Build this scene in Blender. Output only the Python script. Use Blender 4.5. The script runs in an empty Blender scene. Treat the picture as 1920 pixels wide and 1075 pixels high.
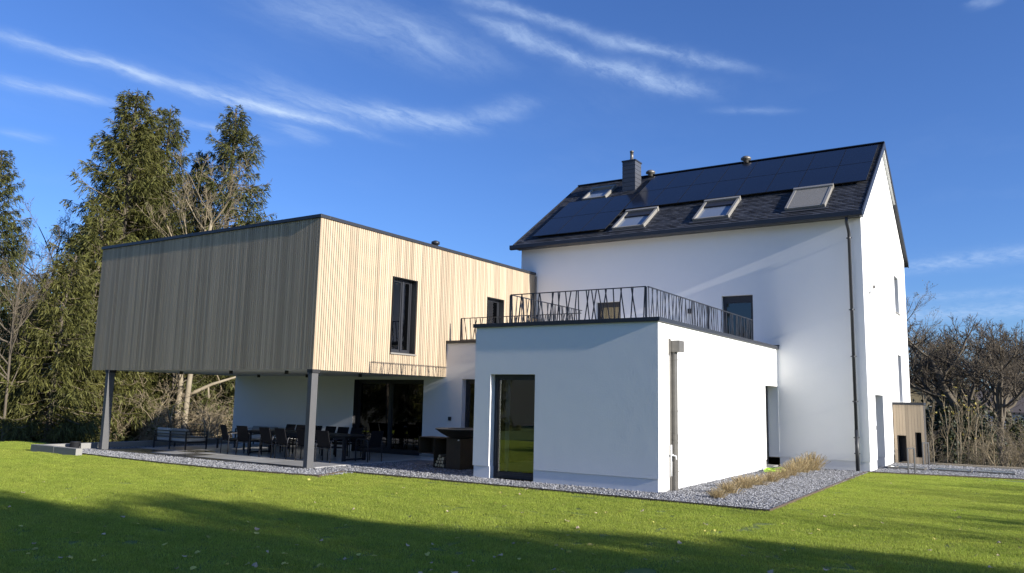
import bpy, bmesh, math, random
import numpy as np
from mathutils import Vector, Matrix
random.seed(7); rng = np.random.default_rng(7)
SC = bpy.context.scene
COL = SC.collection
RAD = math.radians

# ------------------------------------------------------------------ camera
cd = bpy.data.cameras.new('camera'); cam = bpy.data.objects.new('camera', cd); COL.objects.link(cam)
CR = Vector((0.83948787, 0.5429602, 0.02131501)); CU = Vector((0.0581458, -0.12876431, 0.9899691)); CF = Vector((-0.54025843, 0.82982768, 0.13966693))
cam.matrix_world = Matrix(((CR.x, CU.x, -CF.x, 0), (CR.y, CU.y, -CF.y, 0), (CR.z, CU.z, -CF.z, 1.955), (0, 0, 0, 1)))
cd.sensor_fit = 'HORIZONTAL'; cd.sensor_width = 36.0; cd.lens = 1493.2 / 1920 * 36; cd.clip_end = 3000; cd.clip_start = 0.1
SC.camera = cam

# ------------------------------------------------------------------ sky, sun, exposure
SUN = Vector((1.0, -0.034, 0.34)).normalized()
W = bpy.data.worlds.new('World'); SC.world = W; W.use_nodes = True
wt = W.node_tree; wt.nodes.clear()
def wn(t, **k):
    n = wt.nodes.new(t)
    for a, b in k.items(): setattr(n, a, b)
    return n
def wl(a, b): wt.links.new(a, b)
def wmath(op, a, b=None, clamp=False):
    n = wn('ShaderNodeMath', operation=op, use_clamp=clamp)
    for i, v in enumerate((a, b)):
        if v is None: continue
        if isinstance(v, (int, float)): n.inputs[i].default_value = v
        else: wl(v, n.inputs[i])
    return n.outputs[0]
sky = wn('ShaderNodeTexSky', sky_type='NISHITA', sun_disc=False)
sky.sun_elevation = math.asin(SUN.z); sky.sun_rotation = math.atan2(SUN.x, SUN.y)
sky.altitude = 300; sky.air_density = 1.0; sky.dust_density = 0.8; sky.ozone_density = 3.2
tc = wn('ShaderNodeTexCoord')
sep = wn('ShaderNodeSeparateXYZ'); wl(tc.outputs['Generated'], sep.inputs[0])
zc = wmath('MAXIMUM', sep.outputs[2], 0.04)
px_, py_ = wmath('DIVIDE', sep.outputs[0], zc), wmath('DIVIDE', sep.outputs[1], zc)
comb = wn('ShaderNodeCombineXYZ'); wl(px_, comb.inputs[0]); wl(py_, comb.inputs[1])
nz = wn('ShaderNodeTexNoise'); nz.inputs['Scale'].default_value = 2.6; nz.inputs['Detail'].default_value = 6; nz.inputs['Roughness'].default_value = 0.6
wl(comb.outputs[0], nz.inputs['Vector'])
sub = wn('ShaderNodeVectorMath', operation='SUBTRACT'); wl(nz.outputs['Color'], sub.inputs[0]); sub.inputs[1].default_value = (.5, .5, .5)
scl = wn('ShaderNodeVectorMath', operation='SCALE'); wl(sub.outputs[0], scl.inputs[0]); scl.inputs['Scale'].default_value = 0.2
addv = wn('ShaderNodeVectorMath', operation='ADD'); wl(comb.outputs[0], addv.inputs[0]); wl(scl.outputs[0], addv.inputs[1])
# streaks of cirrus laid out on a cloud sheet far above (plane coordinates x/z, y/z): start, end, half width, strength
STREAKS = [((-2.425, .978), (-2.323, 1.443), .05, .75), ((-2.323, 1.443), (-2.10, 2.15), .045, .85), ((-2.30, 1.55), (-1.75, 2.30), .10, .34),
           ((-2.793, 1.141), (-2.674, 1.43), .055, .6), ((-2.674, 1.43), (-2.507, 2.032), .05, .4), ((-3.345, 1.407), (-3.277, 1.586), .06, .3),
           ((-1.939, 1.901), (-1.733, 2.308), .085, .55), ((-1.726, 2.265), (-1.384, 2.184), .07, .32), ((-1.157, 1.502), (-.974, 1.846), .03, .55),
           ((-.974, 1.846), (-.681, 2.29), .035, .55), ((-1.187, 1.638), (-1.031, 2.06), .035, .6), ((-1.06, 2.0), (-.829, 2.405), .06, .7),
           ((-1.544, 1.254), (-1.342, 1.858), .13, .38), ((-2.037, 1.572), (-2.0, 1.9), .08, .22), ((-2.272, 1.871), (-2.386, 2.146), .07, .32),
           ((-1.0, 6.5), (.6, 5.75), .28, .38), ((-2.2, 10.2), (1.2, 9.0), .7, .42), ((-.847, 2.564), (-.665, 2.691), .03, .2),
           ((-.083, 2.174), (-.039, 2.219), .03, .3), ((-2.0, 8.2), (1.2, 7.9), .3, .25)]
total = None
for (a, b, wd, st) in STREAKS:
    ax, ay = a; bx, by = b; L = math.hypot(bx - ax, by - ay); ux, uy = (bx - ax) / L, (by - ay) / L
    s2 = wn('ShaderNodeVectorMath', operation='SUBTRACT'); wl(addv.outputs[0], s2.inputs[0]); s2.inputs[1].default_value = ((ax + bx) / 2, (ay + by) / 2, 0)
    d1 = wn('ShaderNodeVectorMath', operation='DOT_PRODUCT'); wl(s2.outputs[0], d1.inputs[0]); d1.inputs[1].default_value = (ux / (L * .5), uy / (L * .5), 0)
    d2 = wn('ShaderNodeVectorMath', operation='DOT_PRODUCT'); wl(s2.outputs[0], d2.inputs[0]); d2.inputs[1].default_value = (-uy / wd, ux / wd, 0)
    u2 = wmath('POWER', wmath('ABSOLUTE', d1.outputs['Value']), 3.0); v2 = wmath('MULTIPLY', d2.outputs['Value'], d2.outputs['Value'])
    e = wmath('MULTIPLY', wmath('POWER', 2.718, wmath('MULTIPLY', wmath('ADD', u2, v2), -1.0)), st)
    total = e if total is None else wmath('ADD', total, e)
nf = wn('ShaderNodeTexNoise'); nf.inputs['Scale'].default_value = 5.0; nf.inputs['Detail'].default_value = 9; nf.inputs['Roughness'].default_value = .68
mapf = wn('ShaderNodeMapping'); mapf.inputs['Rotation'].default_value = (0, 0, RAD(14)); mapf.inputs['Scale'].default_value = (2.0, .62, 1)
wl(addv.outputs[0], mapf.inputs['Vector']); wl(mapf.outputs[0], nf.inputs['Vector'])
rf = wn('ShaderNodeMapRange'); wl(nf.outputs[0], rf.inputs['Value']); rf.inputs['From Min'].default_value = .33; rf.inputs['From Max'].default_value = .68
rf.inputs['To Min'].default_value = .15; rf.inputs['To Max'].default_value = 1.15
veil = wn('ShaderNodeTexNoise'); veil.inputs['Scale'].default_value = 1.1; veil.inputs['Detail'].default_value = 5; wl(addv.outputs[0], veil.inputs['Vector'])
vr = wn('ShaderNodeMapRange'); wl(veil.outputs[0], vr.inputs['Value']); vr.inputs['From Min'].default_value = .5; vr.inputs['From Max'].default_value = .85; vr.inputs['To Max'].default_value = .22
cmask = wmath('MULTIPLY', wmath('ADD', total, wmath('MULTIPLY', vr.outputs[0], .35)), rf.outputs[0], True)
cmask = wmath('MULTIPLY', cmask, wmath('MULTIPLY', sep.outputs[2], 12, True))
hsv = wn('ShaderNodeHueSaturation'); wl(sky.outputs[0], hsv.inputs['Color']); hsv.inputs['Saturation'].default_value = 1.0; hsv.inputs['Value'].default_value = 1.0
tint = wn('ShaderNodeMix', data_type='RGBA', blend_type='MULTIPLY'); tint.inputs['Factor'].default_value = 1; wl(hsv.outputs[0], tint.inputs['A']); tint.inputs['B'].default_value = (.56, .77, 1.19, 1)
mixc = wn('ShaderNodeMix', data_type='RGBA'); wl(cmask, mixc.inputs['Factor']); wl(tint.outputs['Result'], mixc.inputs['A']); mixc.inputs['B'].default_value = (3.6, 4.7, 6.6, 1)
bg = wn('ShaderNodeBackground'); bg.inputs['Strength'].default_value = 0.078; wl(mixc.outputs['Result'], bg.inputs['Color'])
wo = wn('ShaderNodeOutputWorld'); wl(bg.outputs[0], wo.inputs[0])
sd = bpy.data.lights.new('sun', 'SUN'); sd.energy = 4.3; sd.angle = RAD(0.53); sd.color = (1.0, 0.94, 0.85)
so = bpy.data.objects.new('sun', sd); COL.objects.link(so); so.location = (40, -5, 30); so.rotation_euler = SUN.to_track_quat('Z', 'Y').to_euler()
SC.view_settings.view_transform = 'Standard'; SC.view_settings.look = 'None'; SC.view_settings.exposure = 1.0; SC.view_settings.gamma = 1.0
SC.render.engine = 'CYCLES'
SC.cycles.use_denoising = True
SC.cycles.max_bounces = 8; SC.cycles.transparent_max_bounces = 12

# ------------------------------------------------------------------ materials
MATS = {}
def M(name): return MATS[name]
def mat(name, col, rough=.7, metal=0., spec=.5, var=None, bump=None, rand=0., island=0., transl=0., trcol=None, coords='Object', coat=0.):
    """col base colour; var=(scale,amount,colour2); bump=(scale,strength,dist); rand: per object brightness; island: per piece brightness"""
    m = bpy.data.materials.new(name); m.use_nodes = True; t = m.node_tree; n = t.nodes; l = t.links
    b = n['Principled BSDF']; out = n['Material Output']
    b.inputs['Roughness'].default_value = rough; b.inputs['Metallic'].default_value = metal; b.inputs['Specular IOR Level'].default_value = spec
    b.inputs['Coat Weight'].default_value = coat
    tcn = n.new('ShaderNodeTexCoord'); geo = n.new('ShaderNodeNewGeometry')
    vec = geo.outputs['Position'] if coords == 'World' else tcn.outputs['Object']
    c = None
    if var:
        layers = var if isinstance(var, list) else [var]
        for (sc, amt, c2) in layers:
            nz = n.new('ShaderNodeTexNoise'); nz.inputs['Detail'].default_value = 5; nz.inputs['Roughness'].default_value = .6
            if isinstance(sc, tuple):
                mp = n.new('ShaderNodeMapping'); mp.inputs['Scale'].default_value = sc; l.new(vec, mp.inputs['Vector']); l.new(mp.outputs[0], nz.inputs['Vector']); nz.inputs['Scale'].default_value = 1
            else:
                nz.inputs['Scale'].default_value = sc; l.new(vec, nz.inputs['Vector'])
            r = n.new('ShaderNodeMapRange'); r.inputs['From Min'].default_value = .35; r.inputs['From Max'].default_value = .68; r.inputs['To Max'].default_value = amt
            l.new(nz.outputs[0], r.inputs['Value'])
            mx = n.new('ShaderNodeMix'); mx.data_type = 'RGBA'; l.new(r.outputs[0], mx.inputs['Factor']); mx.inputs['B'].default_value = (*c2, 1)
            if c is None: mx.inputs['A'].default_value = (*col, 1)
            else: l.new(c, mx.inputs['A'])
            c = mx.outputs['Result']
    if c is None:
        rgb = n.new('ShaderNodeRGB'); rgb.outputs[0].default_value = (*col, 1); c = rgb.outputs[0]
    for amt, src in ((rand, 'obj'), (island, 'isl')):
        if not amt: continue
        if src == 'obj':
            oi = n.new('ShaderNodeObjectInfo'); s = oi.outputs['Random']
        else: s = geo.outputs['Random Per Island']
        r = n.new('ShaderNodeMapRange'); l.new(s, r.inputs['Value']); r.inputs['To Min'].default_value = 1 - amt; r.inputs['To Max'].default_value = 1 + amt
        vm = n.new('ShaderNodeVectorMath'); vm.operation = 'SCALE'; l.new(c, vm.inputs[0]); l.new(r.outputs[0], vm.inputs['Scale']); c = vm.outputs[0]
    l.new(c, b.inputs['Base Color'])
    if bump:
        layers = bump if isinstance(bump, list) else [bump]
        prev = None
        for (sc, stg, dist) in layers:
            nb = n.new('ShaderNodeTexNoise'); nb.inputs['Detail'].default_value = 4
            if isinstance(sc, tuple):
                mp = n.new('ShaderNodeMapping'); mp.inputs['Scale'].default_value = sc; l.new(vec, mp.inputs['Vector']); l.new(mp.outputs[0], nb.inputs['Vector']); nb.inputs['Scale'].default_value = 1
            else:
                nb.inputs['Scale'].default_value = sc; l.new(vec, nb.inputs['Vector'])
            bp = n.new('ShaderNodeBump'); bp.inputs['Strength'].default_value = stg; bp.inputs['Distance'].default_value = dist
            l.new(nb.outputs[0], bp.inputs['Height'])
            if prev is not None: l.new(prev, bp.inputs['Normal'])
            prev = bp.outputs[0]
        l.new(prev, b.inputs['Normal'])
    if transl:
        tr = n.new('ShaderNodeBsdfTranslucent'); l.new(c, tr.inputs['Color'])
        ms = n.new('ShaderNodeMixShader'); ms.inputs[0].default_value = transl
        l.new(b.outputs[0], ms.inputs[1]); l.new(tr.outputs[0], ms.inputs[2]); l.new(ms.outputs[0], out.inputs['Surface'])
    MATS[name] = m
    return m
def glass_mat(name, tint=(.72, .78, .78), boost=.06):
    m = bpy.data.materials.new(name); m.use_nodes = True; t = m.node_tree; n = t.nodes; l = t.links; n.clear()
    fr = n.new('ShaderNodeFresnel'); fr.inputs[0].default_value = 1.6
    ad = n.new('ShaderNodeMath'); ad.operation = 'ADD'; ad.use_clamp = True; l.new(fr.outputs[0], ad.inputs[0]); ad.inputs[1].default_value = boost
    g = n.new('ShaderNodeBsdfGlossy'); g.inputs['Roughness'].default_value = .004; tr = n.new('ShaderNodeBsdfTransparent'); tr.inputs[0].default_value = (*tint, 1)
    ms = n.new('ShaderNodeMixShader'); l.new(ad.outputs[0], ms.inputs[0]); l.new(tr.outputs[0], ms.inputs[1]); l.new(g.outputs[0], ms.inputs[2])
    o = n.new('ShaderNodeOutputMaterial'); l.new(ms.outputs[0], o.inputs[0]); MATS[name] = m
mat('render_white', (.80, .80, .785), .92, spec=.2, var=[(.35, .5, (.75, .75, .735)), (9, .25, (.77, .77, .76))], bump=[(2.2, .12, .02), (28, .3, .005), (90, .3, .003)])
mat('plinth_white', (.80, .80, .79), .9, spec=.2, var=(1.5, .5, (.72, .72, .71)), bump=[(60, .2, .003)])
mat('timber', (.445, .35, .24), .75, spec=.25, rand=.2, coords='World', var=[((30, 30, .9), .5, (.35, .28, .195)), ((3, 3, .5), .35, (.49, .40, .295))], bump=((22, 22, 1.0), .12, .004))
mat('timber_edge', (.52, .43, .30), .8, spec=.2, coords='World', var=((40, 40, 1.2), .6, (.40, .33, .23)))
mat('timber_back', (.17, .13, .085), .9, coords='World', var=((20, 20, 1), .5, (.12, .09, .06)))
mat('timber_dark', (.05, .045, .04), .9)
mat('anthracite', (.022, .024, .030), .42, spec=.5, var=(6, .5, (.03, .032, .038)))
mat('anthracite_matt', (.018, .019, .022), .6)
mat('zinc', (.22, .205, .18), .5, metal=.6, var=[((2, 2, 6), .6, (.16, .15, .135))], bump=(20, .1, .002))
mat('white_metal', (.75, .75, .74), .4)
mat('soffit', (.62, .62, .60), .85)
mat('steel_post', (.085, .086, .09), .55, metal=.0, var=(3, .6, (.10, .10, .105)))
mat('slate', (.062, .066, .078), .5, spec=.45, island=.45, var=(3, .4, (.055, .058, .066)), bump=(30, .3, .004))
mat('slate_plain', (.04, .043, .05), .55)
mat('solar', (.008, .010, .018), .16, spec=.6, var=((0.6, 0.6, 0.6), .4, (.012, .014, .022)))
mat('solar_frame', (.012, .013, .016), .4)
mat('roofwin_frame', (.30, .285, .255), .5, metal=.35)
mat('roofwin_pane', (.17, .205, .26), .06, spec=.6)
mat('shutter', (.25, .235, .205), .6, metal=.2)
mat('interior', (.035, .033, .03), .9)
mat('interior_floor', (.10, .075, .05), .5)
mat('curtain', (.62, .61, .58), .9)
mat('blind', (.36, .29, .17), .8)
mat('concrete', (.25, .245, .23), .9, var=[(1.2, .6, (.20, .197, .185)), (12, .3, (.29, .285, .27))], bump=(30, .2, .006))
mat('tile', (.44, .435, .425), .30, spec=.5, rand=.12, coords='World', var=[(1.6, .6, (.34, .335, .33)), (20, .3, (.50, .495, .48))], bump=(25, .06, .002))
mat('tile_dark', (.085, .083, .082), .22, spec=.5, rand=.2, coords='World', var=(1.6, .6, (.12, .115, .11)))
mat('slate_chip', (.24, .245, .26), .6, spec=.4, island=.6, var=(8, .4, (.31, .30, .295)))
mat('gravel_base', (.12, .123, .13), .9, var=(30, .8, (.22, .22, .23)), bump=(40, .8, .03))
mat('edging', (.075, .05, .038), .7, var=(4, .7, (.12, .085, .06)))
mat('lawn_soil', (.12, .17, .026), .95, coords='World', var=[(.5, .6, (.16, .20, .032)), (6, .5, (.085, .12, .02))], bump=(60, .6, .02))
mat('grass', (.36, .45, .062), .55, spec=.25, coords='World', island=.5, transl=.5, var=[(.33, .85, (.44, .48, .08)), ((.9, 2.2, 1), .75, (.22, .30, .04)), (5, .4, (.42, .43, .11))])
mat('ground', (.075, .062, .036), .95, coords='World', var=[(.15, .7, (.055, .075, .020)), (1.5, .6, (.10, .078, .045))], bump=(3, .6, .15))
mat('meadow', (.085, .135, .022), .95, coords='World', var=[(.2, .6, (.07, .10, .02)), (2, .4, (.10, .11, .03))])
mat('spruce_leaf', (.098, .100, .026), .6, spec=.25, island=.5, transl=.25, coords='World', var=[(.4, .7, (.135, .125, .034)), (1.8, .5, (.075, .085, .022))])
mat('spruce_leaf_b', (.082, .09, .026), .6, spec=.25, island=.5, transl=.25, coords='World', var=[(.5, .7, (.12, .11, .033)), (2.0, .5, (.062, .075, .022))])
mat('cone_scale', (.22, .15, .075), .8, island=.3)
mat('bark', (.12, .098, .07), .95, var=[((6, 6, 1.5), .7, (.07, .055, .04)), (3, .4, (.17, .15, .11))], bump=((14, 14, 3), .6, .03))
mat('bark_pale', (.24, .20, .135), .9, var=[((5, 5, 1.5), .6, (.19, .15, .10)), (3, .4, (.36, .31, .22))], bump=((14, 14, 3), .5, .02))
mat('twig', (.155, .125, .085), .95, island=.3)
mat('twig_pale', (.23, .185, .115), .95, island=.35)
mat('twig_dark', (.085, .068, .048), .95, island=.3)
mat('leaf_olive', (.105, .098, .022), .7, island=.4, transl=.25)
mat('leaf_yellow', (.42, .34, .08), .7, island=.3, transl=.25)
mat('ivy', (.030, .040, .014), .6, island=.5, transl=.15)
mat('bush_green', (.085, .125, .022), .6, island=.45, transl=.25, coords='World', var=(.8, .7, (.11, .115, .03)))
mat('dry_grass', (.36, .28, .15), .9, island=.45, transl=.3)
mat('fallen_leaf', (.50, .47, .10), .7, rand=.3, transl=.2, var=(30, .6, (.52, .42, .14)))
mat('fallen_leaf_pink', (.60, .48, .34), .7, rand=.25, transl=.2, var=(30, .5, (.42, .30, .16)))
mat('furniture', (.014, .015, .018), .5)
mat('furniture_tube', (.035, .036, .042), .38, metal=.4)
mat('sling', (.010, .010, .012), .85, spec=.2)
mat('cushion', (.48, .48, .47), .95, bump=(60, .2, .004))
mat('cushion_dark', (.27, .27, .265), .95, bump=(60, .2, .004))
mat('corten', (.050, .032, .016), .75, var=[(3, .7, (.075, .048, .022)), (20, .4, (.035, .024, .014))], bump=(40, .2, .003))
mat('corten_dark', (.022, .018, .014), .7)
mat('log_bark', (.16, .12, .075), .95, rand=.3); mat('log_end', (.52, .42, .25), .9, rand=.2)
mat('hose', (.33, .55, .03), .45)
mat('stone_far', (.38, .30, .16), .95, var=(2.5, .6, (.30, .24, .13)))
mat('roof_far', (.09, .075, .07), .9); mat('white_far', (.40, .42, .46), .9); mat('window_far', (.03, .03, .035), .3)
mat('skylight_glass', (.35, .43, .50), .06, spec=.8)
glass_mat('glass'); glass_mat('glass_dark', (.32, .34, .35), .05)

# ------------------------------------------------------------------ helpers
class MB:
    def __init__(s): s.v = []; s.f = []
    def add(s, vs, fs):
        o = len(s.v); s.v += [tuple(p) for p in vs]; s.f += [tuple(i + o for i in f) for f in fs]; return s
    def quad(s, a, b, c, d): return s.add((a, b, c, d), ((0, 1, 2, 3),))
    def box(s, x0, x1, y0, y1, z0, z1):
        return s.add([(x0, y0, z0), (x1, y0, z0), (x1, y1, z0), (x0, y1, z0), (x0, y0, z1), (x1, y0, z1), (x1, y1, z1), (x0, y1, z1)],
                     [(0, 3, 2, 1), (4, 5, 6, 7), (0, 1, 5, 4), (1, 2, 6, 5), (2, 3, 7, 6), (3, 0, 4, 7)])
    def hexa(s, p):  # eight corner points, bottom four then top four
        return s.add(p, [(0, 3, 2, 1), (4, 5, 6, 7), (0, 1, 5, 4), (1, 2, 6, 5), (2, 3, 7, 6), (3, 0, 4, 7)])
    def bar(s, a, b, w, d, up=(0, 0, 1)):  # rectangular bar from a to b
        a = Vector(a); b = Vector(b); t = (b - a).normalized(); u = Vector(up)
        if abs(t.dot(u)) > .95: u = Vector((0, 1, 0))
        x = t.cross(u).normalized() * (w / 2); y = t.cross(x).normalized() * (d / 2)
        return s.hexa([a - x - y, a + x - y, a + x + y, a - x + y, b - x - y, b + x - y, b + x + y, b - x + y])
    def tube(s, pts, r, n=8, caps=True):
        pts = [Vector(p) for p in pts]; rs = r if isinstance(r, (list, tuple)) else [r] * len(pts); o = len(s.v)
        prev = None
        for i, p in enumerate(pts):
            t = (pts[min(i + 1, len(pts) - 1)] - pts[max(i - 1, 0)]).normalized()
            if prev is None:
                u = Vector((0, 0, 1)) if abs(t.z) < .9 else Vector((1, 0, 0)); x = t.cross(u).normalized()
            else: x = (prev - t * prev.dot(t)).normalized()
            prev = x; y = t.cross(x)
            for k in range(n):
                a = 2 * math.pi * k / n; s.v.append(tuple(p + (x * math.cos(a) + y * math.sin(a)) * rs[i]))
        for i in range(len(pts) - 1):
            for k in range(n):
                k2 = (k + 1) % n; s.f.append((o + i * n + k, o + i * n + k2, o + (i + 1) * n + k2, o + (i + 1) * n + k))
        if caps:
            s.f.append(tuple(o + k for k in range(n))[::-1]); s.f.append(tuple(o + (len(pts) - 1) * n + k for k in range(n)))
        return s
    def lathe(s, prof, n=32, c=(0, 0, 0)):
        o = len(s.v)
        for (r, z) in prof:
            for k in range(n):
                a = 2 * math.pi * k / n; s.v.append((c[0] + r * math.cos(a), c[1] + r * math.sin(a), c[2] + z))
        for i in range(len(prof) - 1):
            for k in range(n):
                k2 = (k + 1) % n; s.f.append((o + i * n + k, o + i * n + k2, o + (i + 1) * n + k2, o + (i + 1) * n + k))
        s.f.append(tuple(o + k for k in range(n))[::-1]); s.f.append(tuple(o + (len(prof) - 1) * n + k for k in range(n)))
        return s
    def build(s, name, m, parent=None, smooth=False, bevel=0.):
        me = bpy.data.meshes.new(name); me.from_pydata(s.v, [], s.f)
        bm = bmesh.new(); bm.from_mesh(me); bmesh.ops.recalc_face_normals(bm, faces=bm.faces); 
        if bevel: bmesh.ops.bevel(bm, geom=list(bm.edges), offset=bevel, segments=2, affect='EDGES', profile=.6, clamp_overlap=True)
        bm.to_mesh(me); bm.free()
        if smooth: me.polygons.foreach_set('use_smooth', [True] * len(me.polygons))
        return link(name, me, m, parent)
def link(name, me, m=None, parent=None):
    o = bpy.data.objects.new(name, me); COL.objects.link(o)
    if m and not len(me.materials): me.materials.append(MATS[m] if isinstance(m, str) else m)
    if parent: o.parent = parent
    return o
def flatmesh(s, name, m, parent=None):  # build without recalculating normals (open surfaces)
    me = bpy.data.meshes.new(name); me.from_pydata(s.v, [], s.f); return link(name, me, m, parent)
def npmesh(name, V, F, mats=None):
    V = np.asarray(V, np.float32); F = np.asarray(F, np.int32); k = F.shape[1]
    me = bpy.data.meshes.new(name); me.vertices.add(len(V)); me.vertices.foreach_set('co', V.ravel())
    me.loops.add(F.size); me.loops.foreach_set('vertex_index', F.ravel()); me.polygons.add(len(F))
    me.polygons.foreach_set('loop_start', np.arange(0, F.size, k, dtype=np.int32)); me.polygons.foreach_set('loop_total', np.full(len(F), k, np.int32))
    if mats:
        for m in mats: me.materials.append(MATS[m])
    me.update(calc_edges=True); return me
def empty(name, loc=(0, 0, 0), rz=0, parent=None):
    o = bpy.data.objects.new(name, None); COL.objects.link(o); o.location = loc; o.rotation_euler = (0, 0, rz); o.empty_display_size = .2
    if parent: o.parent = parent
    return o
def tag(o, label=None, cat=None, group=None, kind=None):
    if label: o['label'] = label
    if cat: o['category'] = cat
    if group: o['group'] = group
    if kind: o['kind'] = kind
    return o
def dup(root, parent=None):
    c = root.copy(); COL.objects.link(c); c.parent = parent
    for ch in list(root.children): dup(ch, c)
    return c
#--BODY--
# ------------------------------------------------------------------ setting: ground, lawn, gravel, patio
XA, YA, ZA, XAL = -6.833, 16.428, 3.72, -11.749
YH, XH, XHL, ZH, YB = 26.27, -4.174, -16.68, 7.81, 36.35
XW, YW, XWL, ZWB, ZWT = -16.034, 14.992, -26.643, 2.614, 6.756
YG, ZL = 20.789, 3.708
def sstep(a, b, x):
    t = np.clip((x - a) / (b - a), 0, 1); return t * t * (3 - 2 * t)
def gz(x, y):
    x = np.asarray(x, float); y = np.asarray(y, float)
    z = -.06 - 1.15 * sstep(31.8, 40, y) * sstep(-16, -6, x) - 1.2 * sstep(45, 90, y) * sstep(-40, -10, x)
    z = z - 3.0 * sstep(-30.5, -40, x)
    d = np.hypot(x, y)
    z = z + 15 * sstep(120, 300, d) * (.75 + .25 * np.sin(x * .012 + 1) * np.cos(y * .01))
    z = z + .12 * np.sin(x * .5 + y * .3) * np.sin(y * .43) * sstep(34, 44, d)
    return z
def axis_vals(lo, hi, core0, core1, step):
    v = list(np.arange(core0, core1 + .01, step)); s = step; a = core0
    while a > lo: s *= 1.25; a -= s; v.insert(0, max(a, lo))
    s = step; a = core1
    while a < hi: s *= 1.25; a += s; v.append(min(a, hi))
    return np.array(v)
gx = axis_vals(-600, 600, -60, 40, 2.0); gy = axis_vals(-300, 700, -30, 110, 2.0)
GX, GY = np.meshgrid(gx, gy); GZ = gz(GX, GY)
V = np.stack([GX, GY, GZ], -1).reshape(-1, 3); nx = len(gx); idx = np.arange(len(V)).reshape(len(gy), nx)
F = np.stack([idx[:-1, :-1], idx[:-1, 1:], idx[1:, 1:], idx[1:, :-1]], -1).reshape(-1, 4)
me = npmesh('ground', V, F, ['ground']); me.polygons.foreach_set('use_smooth', [True] * len(me.polygons)); tag(link('ground', me), kind='structure')
s = MB(); s.box(-31.5, 24, -24, 15.6, -.3, 0); s.box(-4.3, 24, 15.6, 26.9, -.3, 0)
tag(s.build('lawn', 'lawn_soil'), kind='structure')
# meadow patches in the valley
s = MB()
for (mx, my, mw, md) in ((-5.5, 66, 10, 7), (2, 80, 14, 8)):
    pts = [(mx + math.cos(a) * mw * .5 * random.uniform(.8, 1.1), my + math.sin(a) * md * .5 * random.uniform(.8, 1.1)) for a in np.linspace(0, 6.283, 25)[:-1]]
    c = (mx, my, float(gz(mx, my)) + .12)
    for i in range(24):
        a, b = pts[i], pts[(i + 1) % 24]; s.add([c, (*a, float(gz(*a)) + .08), (*b, float(gz(*b)) + .08)], [(0, 1, 2)])
tag(flatmesh(s, 'meadow', 'meadow'), kind='structure')

# lawn edge and gravel outline
EDGE = [(-26.0, 13.25), (-24.6, 13.62), (-20.03, 13.42), (-16.88, 13.5), (-14.45, 13.9), (-14.85, 15.15), (-10.6, 15.2), (-4.16, 15.18), (-4.26, 26.12), (-3.5, 26.22), (-.3, 26.95), (9, 28.6)]
def edge_y(x, front=True):
    pts = EDGE[:5] if x < -14.6 else EDGE[5:8]
    if -14.85 < x < -14.45: return 13.9 + (x + 14.45) / (-.4) * 1.25
    for (x0, y0), (x1, y1) in zip(pts, pts[1:]):
        if x0 <= x <= x1: return y0 + (y1 - y0) * (x - x0) / (x1 - x0)
    return pts[0][1] if x < pts[0][0] else pts[-1][1]
def in_gravel(x, y):
    if -25.95 < x < -4.2 and y > edge_y(x) + .03:
        if x > XA: return y < YH                       # bed along the annex
        if x > XAL: return y < YA
        if x > -16.1: return y < 18.45 if x < -15.0 else y < 19.55
        return y < 14.93
    if -26.42 < x < -25.62 and 13.4 < y < 22: return True
    if x >= XH and x < 9:
        lo = 26.22 + (x + 3.5) * .227
        return y > max(lo, 26.2) + .04 and y < 31.35 + .02 * x
    return False
g = MB()
for poly in ([(-25.95, 13.3), (-24.6, 13.65), (-20.03, 13.45), (-16.88, 13.53), (-14.47, 13.93), (-14.87, 15.18), (-14.87, 14.96), (-26.4, 14.96)],):
    pass
g.add([(-26.4, 13.45, .02), (-24.6, 13.64, .02), (-20.03, 13.44, .02), (-16.88, 13.52, .02), (-14.47, 13.92, .02), (-14.87, 15.17, .02), (-14.87, 14.97, .02), (-26.4, 14.97, .02)][:5] + [(-14.83, 14.97, .02), (-26.4, 14.97, .02)], [tuple(range(7))])
g.quad((-16.12, 14.97, .02), (-14.83, 14.97, .02), (-14.83, 19.6, .02), (-16.12, 19.6, .02))
g.quad((-14.83, 15.17, .02), (XAL, 15.21, .02), (XAL, 19.6, .02), (-14.83, 19.6, .02))
g.quad((XAL, 15.21, .02), (-4.18, 15.2, .02), (-4.18, YA + .1, .02), (XAL, YA + .1, .02))
g.quad((XA - .1, YA + .1, .02), (-4.2, YA + .1, .02), (-4.27, YH + .1, .02), (XA - .1, YH + .1, .02))
g.quad((-26.42, 14.97, .02), (-25.6, 14.97, .02), (-25.6, 22, .02), (-26.42, 22, .02))
g.add([(XH - .1, 26.2, .02), (-3.5, 26.25, .02), (-.3, 26.98, .02), (9, 28.65, .02), (9, 31.6, .02), (XH - .1, 31.3, .02)], [tuple(range(6))])
tag(flatmesh(g, 'gravel_bed', 'gravel_base'), kind='structure')
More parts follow.
